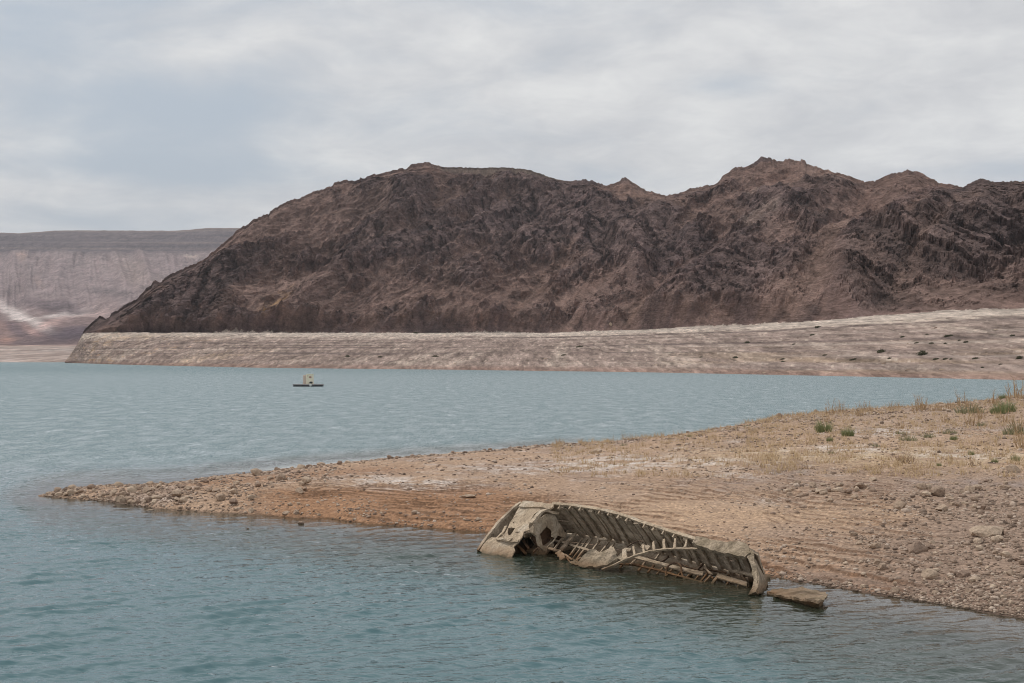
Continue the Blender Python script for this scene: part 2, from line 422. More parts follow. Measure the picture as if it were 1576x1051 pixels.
RING = [(100, 512), (130, 512), (850, 512), (950, 508), (1000, 507), (1060, 503), (1150, 501), (1250, 494), (1320, 488), (1400, 483), (1480, 478), (1576, 474), (1700, 465), (2000, 452), (2500, 440)]
SHOREL = [(100, 558.2), (110, 558.5), (200, 561.5), (400, 566), (700, 569), (1000, 573), (1300, 579), (1576, 585), (1800, 590), (2100, 600), (2500, 612)]
DRDG = [(100, 1480), (200, 1560), (350, 1720), (640, 2050), (800, 2150), (960, 1950), (1050, 1800), (1200, 1750), (1350, 1500), (1490, 1280), (1576, 1200), (1800, 1150), (2500, 1150)]
mp = np.concatenate([np.linspace(100, 1600, 1080), np.linspace(1600, 2500, 140)[1:]])
yr = interp(mp, RIDGE) + (1.5 * cells(mp / 8, mp * 0 + .5, 151)[0] + .8 * cells(mp / 3, mp * 0 + .5, 153)[0]) * sstep(mp, 130, 170) * (1 - .8 * sstep(mp, 655, 690) * (1 - sstep(mp, 860, 900))) - 1.6 * np.abs(perlin(mp / 6, mp * 0, seed=64)) * sstep(mp, 130, 170) + 1.3 * perlin(mp / 9, mp * 0, seed=61) * sstep(mp, 130, 170) + .7 * perlin(mp / 3.5, mp * 0, seed=62) * sstep(mp, 130, 170)
Ds = CAMH * FPX / (interp(mp, SHOREL) - HZ) ; Ds = wsmooth(Ds, 41)
Dr = 24 * FPX / (HZ - wsmooth(interp(mp, RING), 31))
Dt = wsmooth(interp(mp, DRDG), 61)
Dr = np.maximum(Dr, Ds + 30); Dt = np.maximum(Dt, Dr + 20)
yrs = wsmooth(yr, 31); zt_ = CAMH + (HZ - yrs) * Dt / FPX; zj_ = CAMH + (HZ - yr) * Dt / FPX
zring = np.minimum(30.0, zt_)
nring, nmt = 110, 300
v1 = np.linspace(-0.05, 1, nring)[:-1]; v2 = np.linspace(0, 1, nmt); v3 = np.linspace(0, 1, 12)[1:]
rows_D, rows_Z = [], []
for v in v1:
    rows_D.append(Ds + (Dr - Ds) * v); rows_Z.append(np.where(v < 0, v * 60, zring * max(v, 0) ** 0.93 + (.45 * zring / 30 * math.sin(v * 2 * math.pi * 14) if 0 < v < 1 else 0)))
for v in v2:
    rows_D.append(Dr + (Dt - Dr) * v); rows_Z.append(zring + (zt_ + (zj_ - zt_) * float(sstep(v, .88, 1.0)) - zring) * (0.62 * v + 0.38 * v * v * (1.6 - .6 * v)))
for v in v3:
    rows_D.append(Dt + 260 * v); rows_Z.append(zj_ - 150 * v ** 1.5 * sstep(zt_, 0, 200) - 20 * v)
MD = np.array(rows_D); MZ = np.array(rows_Z)
vv = np.concatenate([v1 - 1, v2, 1 + v3])[:, None] * np.ones_like(MD)
MPX = np.broadcast_to(mp, MD.shape)
MX = (MPX - 788) / FPX * MD
PY = HZ - (MZ - CAMH) * FPX / MD
def seg_dist(px, py, pts):
    best = np.full(px.shape, 1e9); side = np.zeros(px.shape)
    for (x0, y0), (x1, y1) in zip(pts[:-1], pts[1:]):
        dx, dy = x1 - x0, y1 - y0; L2 = dx * dx + dy * dy
        u = np.clip(((px - x0) * dx + (py - y0) * dy) / L2, 0, 1)
        ex, ey = px - (x0 + u * dx), py - (y0 + u * dy)
        dd = np.hypot(ex, ey); s = np.sign(ex * dy - ey * dx)
        m_ = dd < best; best = np.where(m_, dd, best); side = np.where(m_, s, side)
    return best, side
ca, sa = math.cos(math.radians(42)), math.sin(math.radians(42))
lean = np.where(MPX < 560, -1.0, 1.0)
U = MX * ca + MZ * 1.4 * sa; V = -MX * sa + MZ * 1.4 * ca           # U runs along the grain of the slopes
env = sstep(zt_, 32, 75)[None, :] * sstep(vv, 0.0, 0.06) * (1 - sstep(vv, 0.93, 1.0) * 0.85) * (vv < 1.02)
warpx = 40 * fbm(MX / 160, MZ / 160, MD / 300, octv=2, seed=71)
r1 = fbm((U + warpx) / 330, (V + warpx) / 105, MD / 500, octv=3, seed=73, ridged=True)
r2 = fbm((U + warpx) / 120, (V - warpx) / 46, MD / 260, octv=4, gain=.6, seed=79, ridged=True)
r3 = fbm(MX / 22, MZ / 17, MD / 26, octv=4, gain=.7, seed=83)
r4 = fbm(MX / 13 + r3, MZ / 24, MD / 20, octv=3, gain=.65, seed=85, ridged=True)
crag = fbm(MX / 60, MZ / 75, MD / 110, octv=7, gain=.66, seed=89)
disp = 42 * r1 + 21 * r2
bias = np.zeros_like(MX)
for (cx, cy, sx_, sy_, a_) in ((850, 345, 130, 50, .5), (560, 400, 110, 45, .25), (1120, 430, 110, 40, .4), (1450, 380, 100, 80, .5), (1190, 345, 60, 18, .5), (1000, 400, 60, 50, .35), (330, 440, 80, 30, .25), (250, 480, 80, 14, .3),
                                (1220, 278, 110, 26, -.7), (1275, 420, 34, 60, -.5), (965, 300, 45, 20, -.6), (690, 468, 260, 28, -.35), (990, 470, 60, 26, -.5), (450, 470, 60, 25, -.4), (1400, 300, 60, 24, -.6), (650, 285, 60, 22, -.5), (1130, 350, 60, 22, -.4), (1540, 470, 100, 20, -.3), (480, 330, 80, 24, -.25)):
    bias += a_ * np.exp(-(((MPX - cx) / sx_) ** 2 + ((PY - cy) / sy_) ** 2))
rsrc = crag * 1.0 + .5 * (r2 - r2.mean()) + .5 * (r1 - r1.mean()) + bias
rock = sstep(rsrc - np.quantile(rsrc, .55), -.16, 0.22)

SPURS = [([(1500, 285), (1440, 325), (1370, 375), (1305, 425), (1290, 500)], 26, 60, 1.0),
         ([(1290, 300), (1215, 330), (1150, 372), (1080, 430), (1000, 500)], 24, 34, .8),
         ([(1045, 310), (1010, 360), (975, 420), (900, 500)], 22, 34, .6),
         ([(885, 285), (930, 340), (960, 400), (980, 440)], 18, 24, .6),
         ([(640, 262), (600, 330), (520, 420), (440, 505)], 20, 45, .3),
         ([(1110, 290), (1100, 340), (1060, 380)], 15, 22, .3),
         ([(1400, 275), (1370, 330), (1300, 370), (1200, 470)], 16, 28, .5),
         ([(780, 290), (860, 330), (900, 380)], 12, 30, .5)]
PYw = PY + 10 * fbm(MX / 60, MZ / 60, MD / 100, octv=3, seed=95); PXw = MPX + 14 * fbm(MX / 60, MZ / 60, MD / 100, octv=3, seed=97)
for pts, amp, wd, rk in SPURS:
    dd, sd = seg_dist(PXw, PYw, pts)
    g = np.exp(-(dd / np.where(sd > 0, wd, wd * 0.45)) ** 2)
    disp = disp + amp * g; rock = np.clip(rock + rk * .7 * g, 0, 1)
# the dark shoulder right of the long spur
dkr = sstep(PXw - interp(PYw, [(280, 1490), (330, 1440), (380, 1370), (430, 1300), (500, 1290)]), -8, 14) * sstep(vv, .02, .1)
rock = np.clip(rock + .45 * dkr * sstep(crag, -.3, .15), 0, 1)
talus = np.zeros_like(rock); pale = np.zeros_like(rock); red = np.zeros_like(rock)
for pts, wd, a_ in (([(1059, 415), (1020, 447), (984, 480), (965, 495)], 8, 1.0), ([(1294, 375), (1275, 410), (1252, 449), (1215, 480)], 17, .8), ([(700, 440), (620, 500)], 12, .5), ([(880, 400), (830, 450), (790, 500)], 9, .6),
                    ([(1420, 345), (1400, 370)], 14, .7), ([(1500, 330), (1380, 450)], 10, .45), ([(560, 385), (610, 370)], 10, .4), ([(960, 300), (1000, 320), (1040, 330)], 16, .7), ([(430, 420), (330, 500)], 10, .4), ([(800, 480), (850, 440), (900, 420)], 12, .5)):
    dd, _ = seg_dist(PXw, PYw, pts); talus = np.maximum(talus, a_ * np.exp(-(dd / wd) ** 2))
for pts, wd, a_ in (([(1192, 352), (1150, 378)], 7, .7), ([(1172, 305), (1160, 325)], 8, .8), ([(1215, 305), (1245, 302)], 7, .75), ([(1235, 300), (1290, 295)], 9, .4), ([(1240, 258), (1250, 262)], 8, .3)):
    dd, _ = seg_dist(PXw, PYw, pts); pale = np.maximum(pale, a_ * np.exp(-(dd / wd) ** 2))
dd, _ = seg_dist(PXw, PYw, [(405, 495), (445, 470)]); ochre = .9 * np.exp(-(dd / 9) ** 2)
for (cx, cy, sx_, sy_, a_) in ((1220, 275, 90, 28, .55), (1400, 300, 55, 30, .7), (665, 275, 40, 18, .5), (960, 305, 60, 22, .5), (1100, 330, 50, 30, .4), (270, 440, 60, 40, .35), (880, 470, 180, 40, .3), (1350, 330, 60, 40, .4)):
    red = np.maximum(red, a_ * np.exp(-(((PXw - cx) / sx_) ** 2 + ((PYw - cy) / sy_) ** 2)))
cap = sstep(vv, .86, .95) * sstep(MPX, 655, 690) * (1 - sstep(MPX, 850, 900)) * (PY < 292)
rock = rock * (1 - .85 * talus) * (1 - .7 * pale) * (1 - .8 * cap)
wx, wz = MX + 9 * r3, MZ + 9 * r4 + .35 * MX
cv1, ce1 = cells(wx / 30, wz / 46, 131); cv2, ce2 = cells((wx + .4 * wz) / 12, wz / 15, 133); cv3, _c = cells(wx / 5.5, wz / 6.5, 135)
blk = 8.5 * cv1 * sstep(ce1, 0, .12) + 4.2 * cv2 + 1.6 * cv3
disp = disp + rock * (9 + blk) + (1 - rock) * (.9 * cv3 + .8 * cv2) + 3.2 * r3 + 3.0 * rock * r4 - 8 * talus
disp = disp * (1 - .8 * cap)
disp = (disp - 14) * env
rockd = disp
# the pale rim below the old high-water line
rim = (vv < 0.0)
renv = sstep(vv, -1.0, -.9) * (1 - sstep(vv, -.06, 0.0))
cliff = 1 - sstep(MPX, 180, 620)
gul = fbm(MX / 14, MZ / 14, MD / 300, octv=4, gain=.6, seed=101, ridged=True)
rd = renv * (gul * (1.5 + 7 * cliff) + 1.2 * r3)
MY = MD - np.where(rim, rd, rockd * .82)
MZ2 = MZ + np.where(rim, rd * .15, rockd * .42)
lim = CAMH + (HZ - ((yrs + 1.2)[None, :] + (yr - yrs - 1.0)[None, :] * sstep(vv, .88, 1.0) + 16 * np.clip(1 - vv, 0, 1))) * MY / FPX
MZ2 = np.where((vv > .3) & (vv < 1), lim - np.log1p(np.exp(np.clip((lim - MZ2) / 4, -40, 40))) * 4 , MZ2)
scale_ = MY / MD
MXn = (MPX - 788) / FPX * MY
# colours
nA = fbm(MX / 8, MZ / 6, MD / 160, octv=5, gain=.75, seed=103); nB = fbm(U / 60, V / 14, MD / 90, octv=3, seed=107); nC = fbm(MX / 110, MZ / 90, MD / 200, octv=3, seed=109)
K = np.empty(MD.shape + (3,)); K[:] = (.245, .178, .150)
def layK(mask, c):
    global K
    m = np.clip(mask, 0, 1)[..., None]; K = K * (1 - m) + np.array(c) * m
layK(sstep(nB + .4 * nC, -.1, .45) * .8, (.29, .215, .185))
layK(sstep(nC, 0, .5) * .45, (.12, .10, .09))
layK(red, (.225, .140, .105))
layK(cap, (.19, .155, .125))
layK(rock * .76, (.150, .116, .116))
layK(rock * sstep(nB, .1, .5) * .5, (.10, .078, .07))
layK(dkr * .4, (.085, .072, .064))
layK(talus * .75, (.26, .185, .145))
layK(pale * .85 * sstep(nA, -.5, .1), (.36, .32, .275))
layK(ochre * sstep(nA, -.2, .3), (.42, .28, .13))
layK(.5 * sstep(nA - .3 * rock, .1, .5), (.27, .20, .165))
layK(.65 * sstep(-nA, .1, .42), (.045, .036, .034)); layK(.5 * sstep(r4, .25, .7) * rock, (.15, .12, .11)); layK(.6 * sstep(-r4, .1, .6) * rock, (.045, .038, .04))
gD = fbm(U / 230, V / 15, MD / 400, octv=4, gain=.65, seed=125, ridged=True)
layK(.6 * sstep(gD, .35, .7) * (1 - .6 * rock) * (1 - cap), (.29, .215, .18)); layK(.55 * sstep(-gD, -.15, .2) * (1 - .5 * talus), (.085, .068, .066))
K *= (1 + .30 * nA)[..., None] * (1 + rock * (.13 * cv1 + .16 * cv2 + .16 * cv3) + (1 - rock) * (.07 * cv2 + .15 * cv3))[..., None]
# rim colours by height above the lake
e_ = MZ / 30.0
sp = fbm(MX / 2.2, MZ / 1.4, MD / 300, octv=3, gain=.75, seed=119)
lev = MZ + .5 * perlin(MX / 40, MD / 40, seed=111)
strata = fbm(MX / 420, lev / .75, octv=3, gain=.6, seed=113)
strata2 = fbm(MX / 60, lev / 1.9, octv=3, gain=.6, seed=117)
R = np.empty_like(K); R[:] = (.45, .40, .355)
def layR(mask, c):
    global R
    m = np.clip(mask, 0, 1)[..., None]; R = R * (1 - m) + np.array(c) * m
right = sstep(MPX, 900, 1250)
layR(sstep(.85 - e_ + .12 * strata2, 0, .25) * .85, (.30, .25, .225))
layR(sstep(e_ + .14 * nA + .08 * strata2, .70, .86) * .95, (.60, .545, .475))
lin = fbm(lev * .42, MX / 900, octv=3, gain=.75, seed=123)
layR(.6 * sstep(lin, .1, .35) * (1 - .4 * right), (.58, .52, .46))
layR(.9 * sstep(-lin, .10, .30) * (1 - .3 * right) * sstep(sp, -.9, -.2), (.18, .15, .14))
layR(.5 * sstep(-strata2, .1, .5), (.25, .20, .185))
dg1, _ = seg_dist(((MX * .9 + MZ * 6 + 4 * nA * 8) % 90), np.zeros_like(MX), [(40, 0), (44, 0)])
dgn = fbm((MX - 1.5 * MZ) / 17, (MZ + .6 * MX) / 70, MD / 900, octv=4, gain=.6, seed=121)
layR(.65 * sstep(dgn, .05, .35) * sstep(sp, -.4, .2), (.60, .54, .47)); layR(.5 * sstep(-dgn, .1, .4), (.27, .225, .20))
layR(.8 * cliff * sstep(nC + .6 * gul * 0 + nA, 0, .5), (.56, .47, .36))
layR(.8 * cliff * sstep(strata2 + nA, .25, .6) * sstep(MPX, 420, 300), (.48, .33, .20))
layR(.5 * sstep(nA, .2, .5), (.60, .545, .48))
layR(.75 * sstep(-nA, .22, .5), (.15, .125, .11))
layR(.5 * right * sstep(.5 - e_, 0, .3) * sstep(strata2, -.1, .3), (.36, .29, .20))
layR(.8 * sstep(sp, .25, .5), (.66, .60, .52)); layR(.75 * sstep(-sp, .25, .5), (.15, .12, .10))
layR(.8 * sstep(.05 - e_, -.02, .03), (.30, .22, .19))
rc1, _c = cells(MX / 2.6, MZ / 1.7, 141); rc2, _c = cells(MX / 7, MZ / 4.2, 143)
R *= 1.08 * (1 + .20 * rc1 + .10 * rc2)[..., None] * (1 + .25 * nA)[..., None]
R *= np.array([1.13, 1.11, 1.06])
layR(.55 * sstep(-lin, .10, .30) * (e_ < .8) * (1 - .3 * right), (.21, .18, .165)); layR(.35 * sstep(lin, .12, .35), (.62, .56, .49))
layR(.6 * sstep(e_ + .10 * nA + .06 * strata2, .76, .90), (.66, .61, .53))
edge = MZ + (2.2 * nA + 2.5 * nC) * sstep(zt_, 40, 90)[None, :]
K = np.where((zt_ < 36)[None, :, None] & ((MPX < 128) & (MZ < 31))[..., None], R, K)
K = np.where((edge < 30.0)[..., None], R, K)
K = K * np.array([.86, .80, .81]); K = np.clip(K, .015, .8)
def rock_material(name, s, bump):
    m, t, out = material(name)
    pos = t.new('ShaderNodeNewGeometry').outputs['Position']
    base = t.new('ShaderNodeAttribute', attribute_name='tint').outputs['Color']
    flat_ = t.mapping(pos, scale=(1, .12, 1.3)); f1 = t.noise(flat_, s, 6, 0.72); f2 = t.noise(flat_, s * 4.1, 4, 0.7)
    c = t.mix(0.85, base, t.ramp(f1, [(.32, .55), (.5, 1.0), (.7, 1.5)]), 'MULTIPLY')
    c = t.mix(0.8, c, t.ramp(f2, [(.3, .6), (.5, 1.0), (.7, 1.45)]), 'MULTIPLY')
    h = t.math('ADD', t.math('MULTIPLY', f1, bump), t.math('MULTIPLY', f2, bump * .35))
    bmp = t.new('ShaderNodeBump', {'Height': h, 'Strength': 1.0, 'Distance': 1.0})
    b = t.new('ShaderNodeBsdfDiffuse', {'Color': c, 'Normal': bmp, 'Roughness': .6})
    t.set(out, 'Surface', b)
    return m
mountain = grid_mesh('mountain', MXn, MY, MZ2, rock_material('mountain_rock', 0.14, 3.6), colors=K, smooth=False)
tag(mountain, kind='structure', label='dark brown rocky mountain ridge with a pale rim along the far shore')

# ================================================================== MESA (far away, left)
def mesa():
    p = np.concatenate([np.linspace(-1500, -60, 50)[:-1], np.linspace(-60, 470, 380), np.linspace(470, 1300, 40)[1:]])
    top = interp(p, [(-1500, 330), (-600, 345), (-100, 361), (0, 358), (30, 359), (85, 355), (150, 354.5), (200, 355), (270, 355), (320, 351), (370, 351), (500, 356), (800, 400), (1300, 440)]) + .4 * perlin(p / 11, p * 0, seed=201)
    # profile: (distance, height as photo row) down the slope, row positions wander sideways
    w1 = perlin(p / 46, p * 0, seed=203); w2 = perlin(p / 23, p * 0 + 5, seed=205)
    s0 = np.full_like(p, 1560.0)
    prof = [(s0, 557.6 + 0 * p), (s0 + 60, 553 + 0 * p), (2300 + 0 * p, 538 + 0 * p), (2880 + 0 * p, 531 + .5 * w1), (3000 + 0 * p, 526 + 3 * w2),
            (3500 + 0 * p, 500 + 6 * w1 + 4 * w2), (3900 + 0 * p, 486 + 5 * w2), (4300 + 0 * p, 470 + 6 * w1), (5000 + 0 * p, 412 + 4 * w1), (5200 + 0 * p, 389 + 2 * w2),
            (5330 + 0 * p, 384 + w2), (5380 + 0 * p, 374 + w1), (5500 + 0 * p, 371 + w2), (5560 + 0 * p, 362 + 0 * p), (5700 + 0 * p, top + 1.5), (6000 + 0 * p, top)]
    nn = [6, 14, 12, 8, 26, 14, 20, 60, 22, 8, 10, 6, 8, 8, 6]
    Dl, Zl, Sl = [], [], []
    for k in range(len(prof) - 1):
        for q in np.linspace(0, 1, nn[k], endpoint=False):
            Dk = prof[k][0] * (1 - q) + prof[k + 1][0] * q
            yk = prof[k][1] * (1 - q) + prof[k + 1][1] * q
            Dl.append(Dk); Zl.append(CAMH + (HZ - yk) * Dk / FPX); Sl.append(np.full_like(p, k + q))
    Dl.append(np.full_like(p, 9000.)); Zl.append(Zl[-1].copy() * 1.2); Sl.append(np.full_like(p, 16.))
    D, Z, S = np.array(Dl), np.array(Zl), np.array(Sl)
    P = np.broadcast_to(p, D.shape); X = (P - 788) / FPX * D
    Y_ = HZ - (Z - CAMH) * FPX / D
    PX = P * 2.2
    fan = fbm(PX / 135 + .5 * perlin(PX / 260, Z / 500, seed=207), Z / 700, octv=5, gain=.58, seed=209, ridged=True)
    amp = 120 * sstep(S, 6.0, 7.4) * (1 - sstep(S, 8.3, 9.5)) + 18 * sstep(S, 3.5, 4.5) * (1 - sstep(S, 6, 7)) + 5 * sstep(S, 9, 12)
    hill = fbm(X / 260, D / 330, octv=4, seed=211)
    D2 = D - amp * fan
    Z2 = Z + amp * .28 * fan + 22 * sstep(S, 3, 4.5) * (1 - sstep(S, 6.5, 7.5)) * hill
    nA = fbm(X / 35, Z / 20, D / 150, octv=4, gain=.6, seed=213); nB = fbm(X / 420, D / 420, octv=3, seed=215)
    st = fbm(X / 900, Z / 11, octv=3, gain=.6, seed=217)
    K = np.empty(D.shape + (3,)); K[:] = (.235, .185, .175)
    def L(mask, c):
        nonlocal K
        m = np.clip(mask, 0, 1)[..., None]; K = K * (1 - m) + np.array(c) * m
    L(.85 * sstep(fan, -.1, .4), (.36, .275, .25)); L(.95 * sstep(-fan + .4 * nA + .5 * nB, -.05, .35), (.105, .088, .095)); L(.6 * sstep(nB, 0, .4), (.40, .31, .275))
    L(sstep(S + .5 * nA, 8.3, 9.2) * .9, (.14, .11, .108)); L(sstep(S, 8.6, 9.4) * .7 * sstep(st, 0, .4), (.25, .19, .16)); L(sstep(S, 9, 9.5) * .6 * sstep(-st, .1, .4), (.08, .065, .066))
    L(sstep(S, 13.6, 14.2) * .8, (.27, .20, .155))
    low = sstep(S, 2.8, 3.2) * (1 - sstep(S + nA, 5.8, 7))
    L(low * .9, (.27, .19, .165))
    def B(cx, cy, sx_, sy_, rot_, a_, c, thr=-.5):
        cr, sr = math.cos(rot_), math.sin(rot_); dx, dy = P - cx + 8 * nA, Y_ - cy + 4 * nA
        q = np.exp(-(((dx * cr + dy * sr) / sx_) ** 2 + ((-dx * sr + dy * cr) / sy_) ** 2) ** 1.5)
        L(a_ * q, c)
    W = (.74, .64, .56)
    B(35, 492, 48, 8, .42, .95, W); B(100, 486, 45, 5, -.15, .8, W); B(145, 484, 30, 5, -.1, .8, (.60, .44, .38)); B(80, 500, 30, 5, -.4, .8, (.58, .40, .34))
    B(5, 505, 18, 10, .3, .6, (.42, .27, .22)); B(50, 513, 16, 5, .3, .7, (.55, .36, .30)); B(10, 525, 12, 5, 0, .8, (.5, .3, .22))
    B(25, 511, 26, 7, .5, .8, (.19, .14, .14)); B(110, 515, 55, 11, -.12, .97, (.13, .10, .108)); B(60, 528, 60, 3.5, 0, .8, (.18, .135, .13))
    B(85, 477, 55, 6, .05, .7, (.13, .095, .095)); B(165, 460, 40, 5, .12, .5, (.15, .125, .115)); B(160, 476, 30, 7, 0, .5, (.32, .23, .2))
    B(33, 408, 9, 7, 0, .7, (.5, .36, .29)); B(295, 402, 12, 3.5, .2, .8, (.5, .4, .33)); B(60, 445, 5, 12, -.5, .5, (.42, .3, .25)); B(205, 430, 30, 20, .8, .45, (.38, .29, .235))
    shelf = 1 - sstep(S, 2.85, 3.05)
    L(shelf, (.47, .375, .31)); L(shelf * .6 * sstep(st + nA, .1, .5), (.60, .52, .45)); L(shelf * sstep(S, .3, -.2) * .7, (.40, .28, .22)); L(shelf * .7 * sstep(S, 2.75, 2.9), (.42, .27, .21))
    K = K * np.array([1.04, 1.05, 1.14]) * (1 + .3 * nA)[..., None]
    D3 = np.where(D2 > 2880, 2880 + (D2 - 2880) * 2.6, D2); Z3 = CAMH + (Z2 - CAMH) * D3 / D2     # its true distance
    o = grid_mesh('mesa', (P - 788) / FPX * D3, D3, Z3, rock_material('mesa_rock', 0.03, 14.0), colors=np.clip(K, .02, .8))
    tag(o, kind='structure', label='hazy flat topped mesa with pale foothills at the left horizon')
mesa()

# ================================================================== HAZE
bm = bmesh.new(); bmesh.ops.create_cube(bm, size=1.0)
for v in bm.verts: v.co = Vector((v.co.x * 60000, v.co.y * 60000 + 3000, 0)) + Vector((0, 0, -6 if v.co.z < 0 else 1900))
me = bpy.data.meshes.new('haze'); bm.to_mesh(me); bm.free()
hm, t, out = material('haze_air')
vol = t.new('ShaderNodeVolumePrincipled', {'Color': (.80, .86, .95), 'Density': 3.2e-5, 'Anisotropy': 0.2})
t.set(out, 'Volume', vol)
me.materials.append(hm)
haze = bpy.data.objects.new('haze', me); col.objects.link(haze); tag(haze, kind='stuff', label='thin blue haze between the lake and the mesa')

# ================================================================== WRECK
# The wreck lies heeled over on its side. Its own frame: s along the keel from the far end, S up the tilted deck, k out of the deck (negative = into the hull).
W0 = Vector((-1.0, 43.65, 0.0))
AX = Vector((.665, -.746, 0)).normalized()
NRM = (Vector((AX.y, -AX.x, 0)) * 1.35 + Vector((0, 0, 1)) * 1.6).normalized()
SV = NRM.cross(AX)
if SV.z < 0: SV = -SV
def BP(s, S, k): return W0 + AX * s + SV * S + NRM * k
def Bc(u, v, k=0.0, sc=2.717, o=(720, 750)):
    """boat coordinates (s, S, k) of a point seen at enlarged-photo position u, v and lying k above the deck"""
    px, py = o[0] + u / sc, o[1] + v / sc
    dd = Vector(((px - 788) / FPX, 1, -(py - HZ) / FPX)); c = Vector((0, 0, CAMH))
    tt = NRM.dot(W0 + NRM * k - c) / NRM.dot(dd); r = c + dd * tt - W0
    return (r.dot(AX), r.dot(SV), r.dot(NRM))
def Bs(u, v, s, sc=2.717, o=(720, 750)):
    """the same for a point lying in the cross-section at station s"""
    px, py = o[0] + u / sc, o[1] + v / sc
    dd = Vector(((px - 788) / FPX, 1, -(py - HZ) / FPX)); c = Vector((0, 0, CAMH))
    tt = AX.dot(W0 + AX * s - c) / AX.dot(dd); r = c + dd * tt - W0
    return (r.dot(AX), r.dot(SV), r.dot(NRM))
G2 = dict(sc=6.567, o=(720, 760)); G3 = dict(sc=4.503, o=(940, 780)); G8 = dict(sc=8.756, o=(720, 760))

def wreck_material(name, c0, c1, c2, rust=0.55, bump=0.012):
    m, t, out = material(name)
    pos = t.new('ShaderNodeNewGeometry').outputs['Position']
    f1 = t.noise(pos, 3.2, 6, 0.65, 0.3); f2 = t.noise(pos, 17, 6, 0.7); f3 = t.noise(t.mapping(pos, loc=(7, 3, 1)), 1.5, 3, 0.5)
    c = t.mix(t.smooth(f1, .38, .62), c0, c1)
    c = t.mix(t.smooth(f3, .5, .68), c, c2)
    c = t.mix(.9, c, t.ramp(f2, [(.32, .42), (.46, .9), (.55, 1.05), (.7, 1.45)]), 'MULTIPLY')
    st_ = t.noise(t.mapping(pos, rot=(0, 0, math.radians(48)), scale=(1.2, 9, 2.0)), 2.2, 5, .65)
    c = t.mix(t.math('MULTIPLY', t.smooth(st_, .52, .66), .55), c, (.12, .09, .065))
    zz = t.new('ShaderNodeSeparateXYZ', {0: pos}).outputs[2]
    zz = t.math('ADD', zz, t.math('MULTIPLY', t.math('SUBTRACT', f1, .5), .35))
    c = t.mix(t.math('MULTIPLY', t.math('SUBTRACT', 1.0, t.smooth(zz, .05, .34)), rust), c, (.15, .075, .03))
    c = t.mix(t.math('MULTIPLY', t.math('SUBTRACT', 1.0, t.smooth(zz, -.02, .09)), .75), c, (.035, .03, .016))
    h = t.math('ADD', t.math('MULTIPLY', f2, bump), t.math('MULTIPLY', f1, bump * 1.4))
    b = t.new('ShaderNodeBsdfPrincipled', {'Base Color': c, 'Roughness': .9, 'Normal': t.new('ShaderNodeBump', {'Height': h, 'Strength': 1.0, 'Distance': 1.0})})
    b.inputs['Specular IOR Level'].default_value = .2
    t.set(out, 'Surface', b)
    return m
M_MUD = wreck_material('dried_mud_plywood', (.47, .37, .265), (.36, .28, .20), (.50, .42, .325), .5)
M_RIB = wreck_material('silted_oak_frame', (.52, .42, .315), (.38, .30, .22), (.25, .19, .135), .8)
M_PLK = wreck_material('silted_hull_plank', (.47, .38, .285), (.29, .225, .165), (.48, .405, .315), .5)
M_CRUST = wreck_material('mussel_crust', (.42, .335, .245), (.24, .19, .13), (.12, .10, .075), .6, .04)
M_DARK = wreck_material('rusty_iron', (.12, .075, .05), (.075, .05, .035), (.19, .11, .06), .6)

def new_obj(name, bm, mat, parent=None, smooth=False):
    me = bpy.data.meshes.new(name); bm.to_mesh(me); bm.free()
    if smooth: me.polygons.foreach_set('use_smooth', [True] * len(me.polygons))
    me.materials.append(mat)
    o = bpy.data.objects.new(name, me); col.objects.link(o)
    if parent is not None:
        o.parent = parent
        o.matrix_parent_inverse = parent.matrix_basis.inverted()
    return o
def jn(p, sc, seed):
    """vector noise at a point"""
    from mathutils import noise
    return noise.noise_vector(Vector(p) * sc + Vector((seed * 3.7, seed * 1.3, seed)))
def bar_bm(pts, wdt, th, up=None, bm=None, seed=0, rough=.012, n=6, taper=1.0):
    """a weathered square-section bar through boat-frame or world points"""
    bm = bm or bmesh.new()
    P = []
    pts = [Vector(p) for p in pts]
    for a_, b_ in zip(pts[:-1], pts[1:]):
        for i in range(n): P.append(a_.lerp(b_, i / n))
    P.append(pts[-1])
    up = up or NRM
    rings = []
    for i, p in enumerate(P):
        d_ = (P[min(i + 1, len(P) - 1)] - P[max(i - 1, 0)]).normalized()
        sd = d_.cross(up).normalized(); u2 = sd.cross(d_).normalized()
        q = 1 + (taper - 1) * i / (len(P) - 1)
        ring = []
        for cx, cy in ((-1, -1), (1, -1), (1, 1), (-1, 1)):
            v = p + sd * cx * wdt / 2 * q + u2 * cy * th / 2 * q
            v = v + jn(v, 9, seed) * rough
            ring.append(bm.verts.new(v))
        rings.append(ring)
    for r0, r1 in zip(rings[:-1], rings[1:]):
        for j in range(4): bm.faces.new((r0[j], r0[(j + 1) % 4], r1[(j + 1) % 4], r1[j]))
    bm.faces.new(rings[0][::-1]); bm.faces.new(rings[-1])
    return bm
